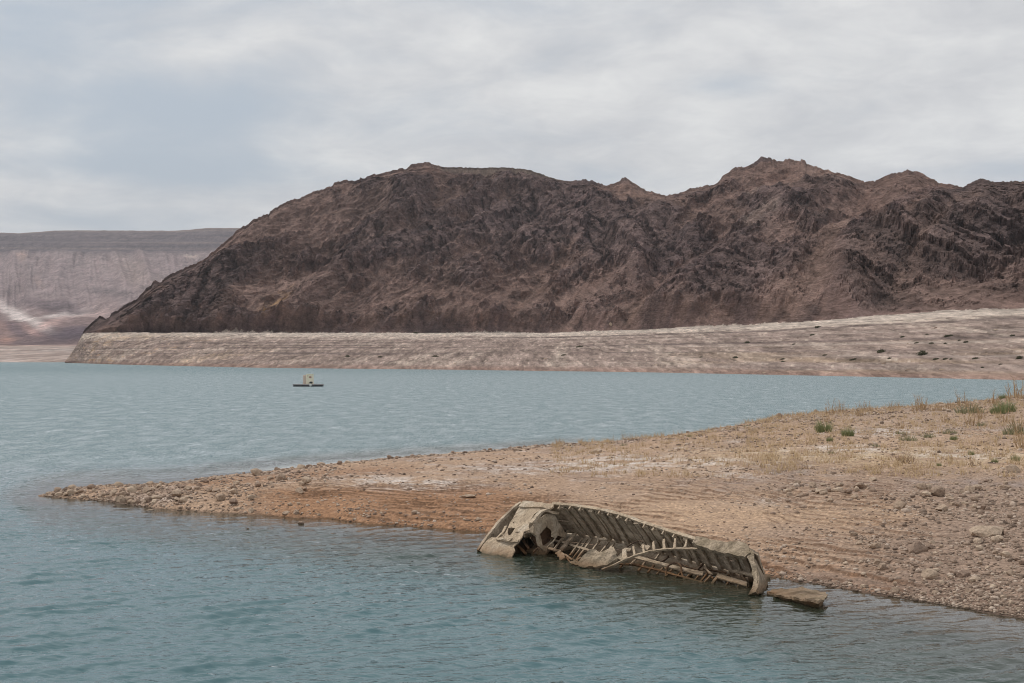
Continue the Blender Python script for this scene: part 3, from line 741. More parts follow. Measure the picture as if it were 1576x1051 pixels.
def plate_bm(outline, holes=(), thick=.03, crumple=.02, jag=.03, seed=0, cuts=2, bulge=None, step=.12, dirn=None):
    """a torn sheet: outline and holes are boat-frame points; edges frayed, surface dented, then given its thickness"""
    bm = bmesh.new(); edges = []
    rnd = random.Random(seed)
    for li, loop in enumerate([outline] + list(holes)):
        pts = []
        for a_, b_ in zip(loop, loop[1:] + loop[:1]):
            a_, b_ = Vector(a_), Vector(b_); L = (b_ - a_).length
            n = max(1, int(L / step))
            for i in range(n): 
                p = a_.lerp(b_, i / n)
                if i: p += Vector((rnd.uniform(-jag, jag), rnd.uniform(-jag, jag), 0))
                pts.append(p)
        vs = [bm.verts.new(p) for p in pts]
        for i in range(len(vs)): edges.append(bm.edges.new((vs[i], vs[(i + 1) % len(vs)])))
    bmesh.ops.triangle_fill(bm, edges=edges, use_beauty=True)
    for _ in range(cuts):
        long_ = [e for e in bm.edges if e.calc_length() > .13]
        if long_: bmesh.ops.subdivide_edges(bm, edges=long_, cuts=1); bmesh.ops.triangulate(bm, faces=[f for f in bm.faces if len(f.verts) > 3])
    for v in bm.verts:
        p = v.co.copy()
        if bulge: p.z += bulge(p.x, p.y)
        w_ = BP(*p)
        nz = jn(w_, 2.2, seed) * crumple + jn(w_, 7, seed + 5) * crumple * .45
        v.co = w_ + nz
    bmesh.ops.recalc_face_normals(bm, faces=bm.faces)
    geom = bm.faces[:]
    bmesh.ops.solidify(bm, geom=geom, thickness=thick)
    bmesh.ops.recalc_face_normals(bm, faces=bm.faces)
    return bm
def patch_bm(grid, thick=.03, crumple=.0, seed=0, sub=3):
    """a bent sheet lofted through rows of world points"""
    rows = []
    for r in grid:
        rr = []
        for a_, b_ in zip(r[:-1], r[1:]):
            for i in range(sub): rr.append(Vector(a_).lerp(Vector(b_), i / sub))
        rr.append(Vector(r[-1])); rows.append(rr)
    full = []
    for r0, r1 in zip(rows[:-1], rows[1:]):
        for i in range(sub): full.append([p.lerp(q, i / sub) for p, q in zip(r0, r1)])
    full.append(rows[-1])
    bm = bmesh.new()
    V = [[bm.verts.new(p + jn(p, 3, seed) * crumple + jn(p, 9, seed + 2) * crumple * .5) for p in r] for r in full]
    for r0, r1 in zip(V[:-1], V[1:]):
        for j in range(len(r0) - 1): bm.faces.new((r0[j], r0[j + 1], r1[j + 1], r1[j]))
    bmesh.ops.recalc_face_normals(bm, faces=bm.faces)
    bmesh.ops.solidify(bm, geom=bm.faces[:], thickness=thick)
    bmesh.ops.recalc_face_normals(bm, faces=bm.faces)
    return bm

wreck = bpy.data.objects.new('wrecked_boat', None); col.objects.link(wreck); wreck.location = (2.6, 40.0, 0)
tag(wreck, 'wrecked wooden landing boat heeled over by the shore, bare ribs coated in dry mud', 'boat wreck')
bpy.context.view_layer.update()
def add(name, bm, mat, parent=None, smooth=False, label=None):
    o = new_obj(name, bm, mat, parent or wreck, smooth)
    if label: o['label'] = label
    return o

# far gunwale and the profile of the far side
GUN = [(1.45, 2.235), (2.34, 2.255), (3.2, 2.235), (4.02, 2.165), (4.7, 2.07), (5.34, 1.935), (6.48, 1.735), (7.67, 1.545), (8.4, 1.52), (9.05, 1.50), (9.6, 1.42), (10.25, 1.18)]
def gS(s): return float(np.interp(s, [g[0] for g in GUN], [g[1] for g in GUN]))
def chK(s): return float(np.interp(s, [1.5, 4.0, 8.0, 9.4, 10.4], [-1.36, -1.27, -.98, -1.02, -1.0]))
def chS(s): return gS(s) + float(np.interp(s, [1.5, 4, 7.9, 9.4, 10.4], [.08, .0, -.02, -.22, -.3]))
# planks of the far side, run fore and aft behind the ribs
NPL = 7
for j in range(NPL):
    f0, f1 = j / NPL, (j + 1) / NPL - .012
    g_ = []
    for f in (f0, f1):
        row = []
        for s in np.linspace(.15, 9.95, 24):
            bow = .0
            row.append(BP(s, gS(s) * (1 - f) + chS(s) * f + .06 + bow + .012 * (j % 2), chK(s) * f))
        g_.append(row)
    add('plank', patch_bm(g_, .03, .012, seed=j, sub=1), M_PLK)
# the bottom, below and behind the chine: mostly gone, two planks remain near the chine
for j, (a0, a1) in enumerate(((-.04, .28), (.30, .62), (.64, .98), (1.0, 1.35), (1.37, 1.75))):
    g_ = [[BP(s, chS(s) - f * 1.0 + .05, chK(s) - .07 - .06 * f) for s in np.linspace(.3, 10.0, 16)] for f in (a0, a1)]
    add('bottom_plank', patch_bm(g_, .03, .015, seed=20 + j, sub=1), M_PLK)
g_ = [[BP(s, 2.0 - f, -1.55 - .75 * f) for s in np.linspace(.3, 9.2, 10)] for f in (0, .5, 1.0, 1.5)]
add('keel_plank', patch_bm(g_, .05, .03, seed=31, sub=2), M_PLK)

# ribs
rr_ = random.Random(5)
s = 1.83; k_ = 0
while s < 10.1:
    wd = rr_.uniform(.17, .25) if s < 6 else rr_.uniform(.10, .15); th = .06
    top = BP(s + rr_.uniform(-.02, .02), gS(s) - .03, -.015)
    midp = BP(s + .02, (gS(s) + chS(s)) / 2 - .01, chK(s) * .5)
    bot = BP(s + rr_.uniform(-.04, .04), chS(s) - .03, chK(s))
    rb = add('rib', bar_bm([top, midp, bot], wd, th, up=SV, seed=k_, rough=.011), M_RIB)
    # the pale stub of the deck beam on the rib's head
    if s < 7.9 and k_ % 5 != 3:
        add('beam_stub', bar_bm([BP(s, gS(s) - .0, .02), BP(s + .01, gS(s) - .10 - .05 * rr_.random(), .01)], .05, .06, seed=40 + k_, rough=.01, n=2), M_MUD, rb)
    if k_ % 3 == 0 and s < 7.5:                      # double frames, a thinner twin alongside
        o2 = .17
        add('rib', bar_bm([BP(s + o2, gS(s) - .02, -.06), BP(s + o2 + .05, chS(s) - .02, chK(s) * rr_.uniform(.75, 1))], .045, .06, up=SV, seed=60 + k_, rough=.02), M_RIB)
    s += .415 + rr_.uniform(-.03, .03); k_ += 1

# far gunwale strake, a bright cap seen from end to end
add('gunwale', bar_bm([BP(s_, S_ + .035, .03) for s_, S_ in GUN[:9]], .09, .07, seed=3, rough=.014, n=4), M_MUD)

# far-end deck plate with its torn holes
def c8(u, v, k=0.0): return Bc(u, v, k, **G8)
def c2(u, v, k=0.0): return Bc(u, v, k, **G2)
def c3(u, v, k=0.0): return Bc(u, v, k, **G3)
plate_out = [c8(705, 195), c8(700, 190), c8(660, 255), c8(610, 345), c8(560, 430), c8(520, 520), c8(490, 560), c8(380, 600), c8(330, 590), c8(265, 630), c8(210, 700), c8(165, 775),
             c8(250, 850), c8(420, 890), c8(600, 872), c8(610, 830), c8(640, 770), c8(620, 720), c8(690, 660), c8(740, 590), c8(760, 520), c8(850, 495),
             c8(845, 380), c8(900, 290), c8(1010, 205), c8(1120, 215), c8(1150, 190), c8(1000, 190)]
hole1 = [c8(555, 468), c8(640, 470), c8(610, 525), c8(575, 572), c8(545, 560), c8(540, 510)]
hole2 = [c8(650, 520), c8(715, 518), c8(690, 532), c8(645, 534)]
hole3 = [c8(612, 392), c8(632, 388), c8(628, 408), c8(614, 408)]
hole4 = [c8(480, 630), c8(520, 622), c8(540, 650), c8(500, 655)]
add('deck_plate', plate_bm(plate_out, [hole1, hole2, hole3], .035, .02, .022, seed=2, cuts=3), M_MUD)
add('deck_plate', plate_bm([c8(690, 190, .05), c8(745, 112, .05), c8(900, 118, .05), c8(1165, 150, .05), c8(1160, 195, .05), c8(1110, 222, .04), c8(1000, 195, .04)], [], .05, .02, .015, seed=8), M_MUD)
# crumpled torn lip across the plate
add('torn_strip', patch_bm([[BP(*c8(375, 605, .06)), BP(*c8(470, 598, .12)), BP(*c8(560, 610, .08)), BP(*c8(690, 630, .06))],
                            [BP(*c8(380, 632, .05)), BP(*c8(480, 622, .17)), BP(*c8(560, 650, .12)), BP(*c8(680, 655, .04))]], .03, .05, seed=4), M_MUD)
add('torn_strip', patch_bm([[BP(*c8(480, 560, .05)), BP(*c8(520, 570, .14)), BP(*c8(600, 590, .08))],
                            [BP(*c8(500, 600, .12)), BP(*c8(545, 650, .18)), BP(*c8(600, 610, .08))]], .04, .05, seed=5), M_MUD)
# loose board lying across
add('loose_board', bar_bm([BP(*c8(515, 435, .05)), BP(*c8(470, 520, .07)), BP(*c8(385, 605, .06))], .09, .035, seed=9, rough=.015), M_MUD)
# far-end rail with its row of short frames
add('end_rail', bar_bm([BP(*c8(140, 765, .0)), BP(*c8(260, 590, .02)), BP(*c8(430, 375, .02)), BP(*c8(630, 185, .02)), BP(*c8(720, 122, .03))], .10, .09, seed=11, rough=.012), M_RIB, label='end rail of the wreck with a ladder of short frames')
for i, (u, v) in enumerate([(225, 650), (262, 600), (305, 548), (352, 490), (398, 428), (442, 372), (487, 325), (533, 280), (580, 238), (625, 198), (660, 170)]):
    p0 = c8(u, v, -.02)
    add('end_frame', bar_bm([BP(*p0), BP(p0[0] + .05, p0[1], -.55)], .085, .05, up=AX, seed=70 + i, rough=.008, n=3), M_MUD)
g_ = [[BP(-.17 + .09 * f, S_, -.55 * f - .02) for f in (0, .5, 1)] for S_ in (.05, .8, 1.5, 2.15)]
add('end_panel', patch_bm(g_, .03, .01, seed=80), M_PLK)
g_ = [[BP(s_, S_, -.60) for s_ in (-.1, .5, .75)] for S_ in (-.3, .8, 1.5, 2.15)]
add('end_panel', patch_bm(g_, .03, .02, seed=81), M_PLK)

# arched bulkhead with the jagged hole, standing across the hull
def b2(u, v, s=1.62): return Bs(u, v, s, **G2)
def bulk_bm(outl, hole, s, thick, seed):
    def P(pts): return [(b2(u, v, s)) for u, v in pts]
    bm = bmesh.new(); edges = []
    rnd = random.Random(seed)
    for loop in [outl] + hole:
        pts = []
        L = P(loop)
        for a_, b_ in zip(L, L[1:] + L[:1]):
            a_, b_ = Vector(a_), Vector(b_)
            for i in range(3):
                p = a_.lerp(b_, i / 3)
                if i: p += Vector((0, rnd.uniform(-.012, .012), rnd.uniform(-.012, .012)))
                pts.append(p)
        vs = [bm.verts.new(p) for p in pts]
        for i in range(len(vs)): edges.append(bm.edges.new((vs[i], vs[(i + 1) % len(vs)])))
    bmesh.ops.triangle_fill(bm, edges=edges, use_beauty=True)
    for v in bm.verts:
        w_ = BP(*v.co); v.co = w_ + AX * (jn(w_, 2.5, seed).x * .03)
    bmesh.ops.recalc_face_normals(bm, faces=bm.faces)
    bmesh.ops.solidify(bm, geom=bm.faces[:], thickness=thick)
    bmesh.ops.recalc_face_normals(bm, faces=bm.faces)
    return bm
arch = [(650, 330), (675, 285), (720, 245), (780, 208), (840, 200), (870, 215), (895, 260), (930, 315), (965, 370), (985, 400), (975, 450), (900, 420), (880, 445), (820, 560), (790, 590), (760, 580), (700, 520), (680, 420), (655, 385)]
jag = [(797, 318), (812, 348), (838, 366), (846, 392), (842, 430), (870, 445), (862, 470), (790, 540), (745, 520), (728, 440), (720, 405), (745, 378), (770, 352), (786, 335)]
add('bulkhead', bulk_bm(arch, [jag], 1.62, .04, 3), M_MUD)
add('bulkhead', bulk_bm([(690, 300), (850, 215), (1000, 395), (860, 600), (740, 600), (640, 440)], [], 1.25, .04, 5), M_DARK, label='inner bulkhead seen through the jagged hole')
# the curved lip round the arch
lip = [(640, 300), (690, 235), (745, 180), (785, 165), (815, 175), (845, 190), (905, 195)]
add('arch_lip', bar_bm([BP(*b2(u, v, 1.66)) for u, v in lip], .07, .16, up=AX, seed=13, rough=.02, n=4), M_MUD)
add('arch_lip', bar_bm([BP(*b2(u, v, 1.72)) for u, v in [(655, 330), (650, 385), (690, 420)]], .06, .14, up=AX, seed=14, rough=.02, n=4), M_MUD)
# caved-in flap above the dark opening
add('torn_strip', patch_bm([[BP(*c2(560, 395, .02)), BP(*c2(600, 380, -.02)), BP(*c2(655, 378, -.06)), BP(*c2(690, 418, -.2))],
                            [BP(*c2(565, 430, -.05)), BP(*c2(600, 402, -.22)), BP(*c2(650, 400, -.3)), BP(*c2(690, 440, -.42))],
                            [BP(*c2(590, 445, -.4)), BP(*c2(640, 430, -.5)), BP(*c2(690, 470, -.6)), BP(*c2(720, 520, -.7))]], .03, .05, seed=6), M_RIB)
for (u0, v0, u1, v1) in ((508, 525, 590, 612), (715, 545, 665, 590), (560, 470, 620, 560)):
    add('broken_frame', bar_bm([BP(*c2(u0, v0, -.30)), BP(*c2(u1, v1, -.45))], .07, .05, seed=u0, rough=.02), M_DARK)
# silt heaped in the bottom behind the opening
add('silt_bank', plate_bm([c2(700, 420, -.95), c2(860, 430, -1.0), c2(880, 560, -.9), c2(790, 640, -.8), c2(560, 640, -.7), c2(600, 520, -.8)], [], .1, .12, .03, seed=15), M_CRUST)

M_CAVE_SHADE = wreck_material('painted_shade_black', (.022, .018, .014), (.014, .012, .01), (.03, .024, .018), .3)  # near-black colour that paints the shade inside the hull
add('shade_panel', patch_bm([[BP(.95, S_, k_2) for S_ in (-.7, .0, .7, 1.2)] for k_2 in (-.15, -.8, -1.6)], .03, .03, seed=33), M_CAVE_SHADE)  # backing sheets added to keep the opening under the deck plate dark
add('shade_panel', patch_bm([[BP(s_, S_, -1.25) for S_ in (-.4, .3, 1.0, 1.5)] for s_ in (.9, 1.6, 2.3)], .03, .04, seed=34), M_CAVE_SHADE)

# floor frames and stringers of the far half
def barc(pts, w_=.05, th=.05, seed=0, mat=None, name='floor_frame', z=G2, **kw):
    return add(name, bar_bm([BP(*Bc(u, v, k, **z)) for u, v, k in pts], w_, th, seed=seed, **kw), mat or M_RIB)
for i, (u0, v0, u1, v1, w_) in enumerate([(795, 560, 893, 428, .05), (865, 570, 1015, 370, .055), (935, 580, 1080, 402, .16), (1030, 625, 1160, 455, .055), (1062, 655, 1215, 455, .035),
                                          (1095, 672, 1250, 460, .06), (1250, 585, 1335, 470, .055), (1335, 605, 1425, 490, .055), (1425, 575, 1475, 505, .10)]):
    barc([(u0, v0, -.72), (u1, v1, -1.12)], w_, .05, seed=90 + i, rough=.012)
barc([(865, 470, -1.0), (960, 490, -.98), (1090, 535, -.95), (1220, 570, -.9), (1340, 603, -.85)], .07, .05, seed=101, name='stringer')
barc([(800, 550, -.74), (870, 565, -.74), (940, 585, -.72)], .08, .06, seed=102, name='stringer')
barc([(1320, 455, -1.0), (1415, 470, -1.0)], .07, .05, seed=103, name='stringer'); barc([(1320, 460, -1.0), (1312, 490, -.95)], .05, .05, seed=104, name='stringer')
add('broken_post', bar_bm([BP(*c2(925, 600, -.6)), BP(*c2(955, 640, -.55)), BP(*c2(970, 680, -.5))], .17, .15, seed=105, rough=.05), M_RIB)
for (u0, v0, u1, v1) in ((980, 610, 1060, 670), (1055, 660, 1135, 700), (1000, 640, 1040, 700), (1140, 640, 1080, 690)):
    barc([(u0, v0, -.5), (u1, v1, -.45)], .05, .04, seed=u0, name='broken_frame', mat=M_DARK if u0 == 1000 else M_RIB, rough=.02)

# crumpled sheet of side deck near the waterline
add('side_deck', plate_bm([c2(1040, 700, -.15), c2(1085, 690, -.1), c2(1135, 695, -.05), c2(1230, 600, -.05), c2(1290, 590, -.1), c2(1330, 605, -.1), c2(1400, 590, -.1), c2(1470, 575, -.12), c2(1515, 600, -.08), c2(1540, 660, -.02),
                           c2(1500, 700, 0), c2(1420, 735, 0), c2(1320, 762, 0), c2(1200, 745, -.05), c2(1060, 725, -.12)], [], .06, .085, .02, seed=17, cuts=3), M_CRUST, label='crumpled silt-crusted sheet low by the water')
add('broken_frame', bar_bm([BP(*c2(1535, 640, -.05)), BP(*c2(1600, 680, -.1))], .2, .12, seed=18, rough=.08), M_CRUST)

# near strap of the cockpit, rising from the water to the end deck, with its stubs
strap = [c3(-60, 435), c3(20, 405), c3(90, 370), (c3(180, 335)), c3(270, 308), c3(370, 295), c3(470, 290), c3(560, 291), c3(605, 293)]
add('coaming', bar_bm([BP(p[0], p[1], .0) for p in strap], .045, .06, seed=19, rough=.012, n=4), M_MUD)
for i, (u, v, u2, v2, w_) in enumerate([(100, 360, 92, 292, .15), (166, 338, 158, 275, .07), (232, 318, 222, 258, .07), (300, 300, 296, 243, .08), (372, 290, 368, 226, .08), (444, 286, 448, 222, .08), (515, 284, 528, 224, .075)]):
    p = c3(u, v, 0); q = c3(u2, v2, -.04)
    add('strap_stub', bar_bm([BP(*p), BP(*q)], w_, .05, seed=110 + i, rough=.02, taper=.7, n=3), M_MUD)
add('strap_stub', bar_bm([BP(*c3(85, 300, -.1)), BP(*c3(140, 305, -.1))], .12, .06, seed=120, rough=.04), M_RIB)
add('strap_stub', bar_bm([BP(*c3(215, 275, -.1)), BP(*c3(265, 290, -.12))], .14, .08, seed=121, rough=.05), M_RIB)

# crusted end deck with thickness and the end wall
add('end_deck', plate_bm([c3(590, 232), c3(640, 240), c3(700, 250), c3(760, 262), c3(820, 270), c3(850, 262), c3(905, 262), c3(945, 280), c3(965, 305), c3(975, 345), c3(935, 372), c3(890, 365), c3(830, 345), c3(760, 330), c3(690, 312), c3(640, 300), c3(600, 295), c3(575, 280)],
                         [], .12, .06, .018, seed=21, cuts=3), M_CRUST, label='crusted end deck at the near tip of the wreck')
add('end_deck', bar_bm([BP(*c3(865, 268, .02)), BP(*c3(870, 300, .03)), BP(*c3(880, 338, .02))], .22, .10, seed=22, rough=.05, n=4), M_DARK)
# end strip, along the edge of the end wall
add('end_post', plate_bm([c3(935, 330, -.02), c3(965, 300), c3(990, 322, -.03), c3(1012, 420, -.05), c3(1026, 520, -.06), c3(1030, 575, -.06), c3(1024, 608, -.06), c3(970, 622, -.1), c3(992, 575, -.05), c3(990, 500, -.05), c3(978, 430, -.03), c3(960, 370)], [], .10, .035, .02, seed=23, cuts=3), M_CRUST)
e0 = [c3(955, 292), c3(1000, 420), c3(1016, 520), c3(1016, 604)]
e1 = [c3(1010, 320, -.45), c3(1042, 420, -.7), c3(1072, 520, -.8), c3(1066, 598, -.75)]
e2 = [(p[0] + .02, p[1], -1.0) for p in e1]
add('end_wall', patch_bm([[BP(*p) for p in e0], [BP(*p) for p in e1]], .05, .03, seed=24), M_CRUST)
add('end_edge', bar_bm([BP(*c3(1010, 322, -.45)), BP(*c3(1043, 420, -.7)), BP(*c3(1073, 520, -.8)), BP(*c3(1076, 548, -.8))], .05, .05, seed=25, rough=.012), M_DARK)
# near half: bottom boards, rails and cross frames running down to the water
add('bottom_board', patch_bm([[BP(*c3(200, 348, -.62)), BP(*c3(330, 385, -.62)), BP(*c3(480, 422, -.62)), BP(*c3(645, 458, -.62))],
                              [BP(*c3(165, 362, -.58)), BP(*c3(320, 402, -.58)), BP(*c3(480, 445, -.58)), BP(*c3(640, 482, -.58))]], .04, .012, seed=26), M_MUD)
add('bottom_board', patch_bm([[BP(*c3(742, 468, -.6)), BP(*c3(850, 500, -.6)), BP(*c3(950, 530, -.6))], [BP(*c3(735, 495, -.56)), BP(*c3(845, 528, -.56)), BP(*c3(948, 558, -.56))]], .04, .012, seed=27), M_MUD)
barc([(130, 392, -.5), (330, 440, -.5), (560, 505, -.5), (780, 570, -.48), (970, 612, -.46)], .055, .05, seed=28, name='stringer', z=G3, mat=M_DARK)
barc([(60, 395, -.55), (160, 400, -.55), (200, 402, -.55)], .05, .05, seed=29, name='stringer', z=G3, mat=M_DARK)
for i, (u0, v0, u1, v1, w_) in enumerate([(50, 440, 88, 395, .05), (135, 400, 178, 362, .05), (190, 445, 238, 385, .055), (255, 458, 300, 405, .055), (318, 470, 362, 422, .055), (378, 485, 425, 435, .055), (440, 502, 488, 452, .05), (508, 512, 545, 470, .05),
                                          (568, 528, 610, 478, .05), (605, 540, 668, 462, .05), (632, 545, 690, 480, .05), (690, 555, 745, 475, .09), (778, 570, 818, 520, .06), (850, 585, 895, 540, .06), (915, 595, 955, 555, .05), (950, 608, 988, 560, .06)]):
    barc([(u0, v0, -.46), (u1, v1, -.62)], w_, .045, seed=130 + i, z=G3, rough=.012, mat=M_RIB if i % 3 else M_DARK)
barc([(640, 432, -.8), (700, 440, -.8), (800, 458, -.78)], .04, .04, seed=150, name='stringer', z=G3, mat=M_DARK)
barc([(845, 445, -.55), (920, 460, -.5), (1000, 478, -.4)], .07, .05, seed=151, name='stringer', z=G3, mat=M_RIB)
# fallen frames leaning in the dark of the bottom
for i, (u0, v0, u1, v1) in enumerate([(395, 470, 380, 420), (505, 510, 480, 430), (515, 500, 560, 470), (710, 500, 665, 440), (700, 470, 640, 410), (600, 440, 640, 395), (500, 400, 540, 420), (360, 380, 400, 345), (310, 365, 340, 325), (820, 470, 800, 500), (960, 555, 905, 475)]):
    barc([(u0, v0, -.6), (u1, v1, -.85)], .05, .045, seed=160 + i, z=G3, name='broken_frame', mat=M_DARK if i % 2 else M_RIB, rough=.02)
# hanging hoses
def hose(pts, r, z=G3):
    cu = bpy.data.curves.new('hose', 'CURVE'); cu.dimensions = '3D'; cu.bevel_depth = r; cu.bevel_resolution = 1
    sp = cu.splines.new('POLY'); P = [BP(*Bc(u, v, k, **z)) for u, v, k in pts]
    Q = []
    for i in range(len(P) - 1):
        p0, p1, p2, p3 = P[max(i - 1, 0)], P[i], P[i + 1], P[min(i + 2, len(P) - 1)]
        for f in np.linspace(0, 1, 5, endpoint=False):
            Q.append(.5 * ((2 * p1) + (p2 - p0) * f + (2 * p0 - 5 * p1 + 4 * p2 - p3) * f * f + (3 * p1 - p0 - 3 * p2 + p3) * f ** 3))
    Q.append(P[-1]); sp.points.add(len(Q) - 1)
    for q, p in zip(sp.points, Q): q.co = (*p, 1)
    o = bpy.data.objects.new('hose', cu)
    dg = bpy.context.evaluated_depsgraph_get(); col.objects.link(o)
    me = bpy.data.meshes.new_from_object(o.evaluated_get(bpy.context.evaluated_depsgraph_get())); bpy.data.objects.remove(o)
    h = bpy.data.objects.new('hose', me); me.materials.clear(); me.materials.append(M_DARK); col.objects.link(h)
    h.parent = wreck; h.matrix_parent_inverse = wreck.matrix_basis.inverted()
hose([(380, 480, -.5), (388, 430, -.45), (410, 400, -.42), (455, 390, -.42), (485, 410, -.45), (492, 460, -.5), (510, 505, -.5)], .028)
hose([(110, 280, -.5), (160, 248, -.4), (205, 235, -.35), (222, 245, -.35)], .02)
hose([(480, 395, -.6), (560, 425, -.65), (640, 445, -.7)], .02)

# the slab off the near tip
slab_o = bpy.data.objects.new('hull_slab', None); col.objects.link(slab_o); slab_o.location = (7.3, 35.0, 0); bpy.context.view_layer.update()
tag(slab_o, 'wedge shaped crusted hull slab lying flat in the water beyond the near tip of the wreck', 'boat wreckage')
def gpt(u, v, z): 
    px, py = 940 + u / 4.503, 780 + v / 4.503
    D = (CAMH - z) * FPX / (py - HZ); return Vector(((px - 788) / FPX * D, D, z))
def slab(top, zt, zb, mat, seed, name, lump=.02):
    bm = bmesh.new(); n = len(top)
    pts = []
    for i in range(n):
        a_, b_ = Vector(top[i]), Vector(top[(i + 1) % n])
        for q in range(5):
            p = a_.lerp(b_, q / 5).to_3d(); p += Vector((jn(p, .09, seed).x, jn(p, .11, seed).y, 0)) * 3; pts.append(p)
    zl = lambda p: zt * (.35 + .65 * max(0, min(1, (p.x - 1080) / 330)))
    lo = [bm.verts.new(gpt(p.x, p.y, zl(p)) + Vector((0, 0, zb - zt)) + jn((p.x, p.y, 1), .05, seed) * .03) for p in pts]
    hi = [bm.verts.new(gpt(p.x, p.y, zl(p)) + jn((p.x, p.y, 0), .07, seed) * .03) for p in pts]
    m = len(pts)
    es = [bm.edges.new((hi[i], hi[(i + 1) % m])) for i in range(m)]
    for i in range(m): bm.faces.new((lo[i], lo[(i + 1) % m], hi[(i + 1) % m], hi[i]))
    top_f = [f for f in bmesh.ops.triangle_fill(bm, edges=es, use_beauty=True)['geom'] if isinstance(f, bmesh.types.BMFace)]
    for _ in range(2):
        long_ = [e for e in bm.edges if e.calc_length() > .14]
        bmesh.ops.subdivide_edges(bm, edges=long_, cuts=1); bmesh.ops.triangulate(bm, faces=[f for f in bm.faces if len(f.verts) > 3])
    for v in bm.verts: v.co += jn(v.co, 5, seed) * lump + jn(v.co, 16, seed) * lump * .6
    bmesh.ops.recalc_face_normals(bm, faces=bm.faces)
    return new_obj(name, bm, mat, slab_o)
slab([(1080, 588), (1140, 572), (1250, 562), (1330, 560), (1400, 572), (1490, 590), (1506, 605), (1480, 640), (1440, 652), (1300, 630), (1180, 612), (1082, 598)], .20, .14, M_CRUST, 3, 'slab_top', .03)
slab([(1084, 592), (1190, 576), (1300, 568), (1420, 580), (1470, 625), (1440, 648), (1300, 628), (1180, 610)], .17, -.35, M_RIB, 4, 'slab_side', .02)

# ================================================================== PUMP PLATFORM afloat
def simple_mat(name, c, rough=.7, metallic=0.0, var=.15, sc=3.0, dirt=None):
    m, t, out = material(name)
    pos = t.new('ShaderNodeNewGeometry').outputs['Position']
    f = t.noise(pos, sc, 5, .6)
    cc = t.mix(1.0, c, t.ramp(f, [(.3, 1 - var), (.7, 1 + var)]), 'MULTIPLY')
    if dirt: cc = t.mix(t.smooth(t.noise(t.mapping(pos, scale=(1, 1, .25)), sc * 2, 4, .6), .52, .7), cc, dirt)
    b = t.new('ShaderNodeBsdfPrincipled', {'Base Color': cc, 'Roughness': rough, 'Metallic': metallic})
    t.set(out, 'Surface', b); return m
M_CREAM = simple_mat('cream_painted_steel', (.80, .74, .57), .6, var=.08, dirt=(.5, .42, .32))
M_CREAM2 = simple_mat('pinkish_steel_side', (.60, .47, .38), .6, var=.08)
M_DECK = simple_mat('grey_decking', (.30, .29, .29), .8)
M_FLOAT = simple_mat('black_float', (.035, .04, .045), .5)
M_RED = simple_mat('faded_red_sign', (.28, .10, .08), .6)
M_BLACK = simple_mat('black_rubber', (.02, .022, .022), .6)
M_WHITE = simple_mat('white_marker', (.7, .72, .68), .6)
PD = CAMH * FPX / (594.6 - HZ)
plat = bpy.data.objects.new('floating_platform', None); col.objects.link(plat)
plat.location = ((474.5 - 788) / FPX * PD, PD, 0); plat.rotation_euler = (0, 0, math.radians(3)); bpy.context.view_layer.update()
tag(plat, 'small floating platform with a cream box cabin moored out on the open lake', 'floating platform')
def box_bm(x0, x1, y0, y1, z0, z1, bev=.02):
    bm = bmesh.new(); bmesh.ops.create_cube(bm, size=1)
    for v in bm.verts: v.co = Vector((x0 + (v.co.x + .5) * (x1 - x0), y0 + (v.co.y + .5) * (y1 - y0), z0 + (v.co.z + .5) * (z1 - z0)))
    if bev: bmesh.ops.bevel(bm, geom=bm.edges[:], offset=bev, segments=1, affect='EDGES')
    return bm
def padd(name, bm, mat, parent=plat, label=None):
    me = bpy.data.meshes.new(name); bm.to_mesh(me); bm.free(); me.materials.append(mat)
    o = bpy.data.objects.new(name, me); col.objects.link(o); o.parent = parent
    if label: o['label'] = label
    return o
def merge(*bms):
    out = bmesh.new()
    for b in bms:
        me = bpy.data.meshes.new('tmp'); b.to_mesh(me); b.free(); out.from_mesh(me); bpy.data.meshes.remove(me)
    return out
for y in (-1.5, .9): padd('float', box_bm(-2.95, 2.95, y, y + .75, -.25, .24, .1), M_FLOAT)
for i in range(12): padd('deck_board', box_bm(-2.98 + i * .5, -2.98 + i * .5 + .47, -1.6, 1.75, .33, .40, 0), M_DECK)
padd('deck_edge', box_bm(-3.02, 3.02, -1.68, -1.60, .26, .46, .01), M_DECK)
padd('deck_edge', box_bm(-3.02, 3.02, 1.76, 1.84, .26, .46, .01), M_DECK)
cab = padd('cabin', box_bm(-.35, 1.0, -1.0, .9, .40, 2.45, .04), M_CREAM)
padd('roof', box_bm(-.40, 1.05, -1.05, .95, 2.451, 2.52, .02), M_CREAM)
padd('locker', box_bm(-.98, -.37, -.9, .7, .40, 2.30, .05), M_CREAM2)
padd('locker_door', box_bm(-.90, -.45, -.935, -.905, .55, 2.2, .01), M_CREAM2)
padd('sign', box_bm(.2, .72, -1.03, -1.003, 1.78, 2.02, .0), M_RED, cab)
padd('vent', box_bm(-.08, .06, -1.03, -1.003, 2.05, 2.2, .0), M_BLACK, cab)
padd('engine', merge(box_bm(.33, .98, -1.55, -1.1, .62, .92, .08), box_bm(.50, .80, -1.5, -1.15, .92, 1.0, .03)), M_BLACK)
padd('engine_leg', merge(box_bm(.45, .6, -1.72, -1.6, -.2, .62, .03), box_bm(.35, .9, -1.74, -1.70, .2, .44, .02)), M_WHITE)
for x in (-2.8, 2.8): padd('cleat', merge(box_bm(x - .12, x + .12, -1.5, -1.42, .46, .50, .01), box_bm(x - .04, x + .04, -1.5, -1.42, .40, .46, 0)), M_FLOAT)
padd('tyre', merge(*[box_bm(x, x + .16, -1.76, -1.69, .0, .3, .03) for x in (-2.2, -1.1, 1.6, 2.5)]), M_BLACK)

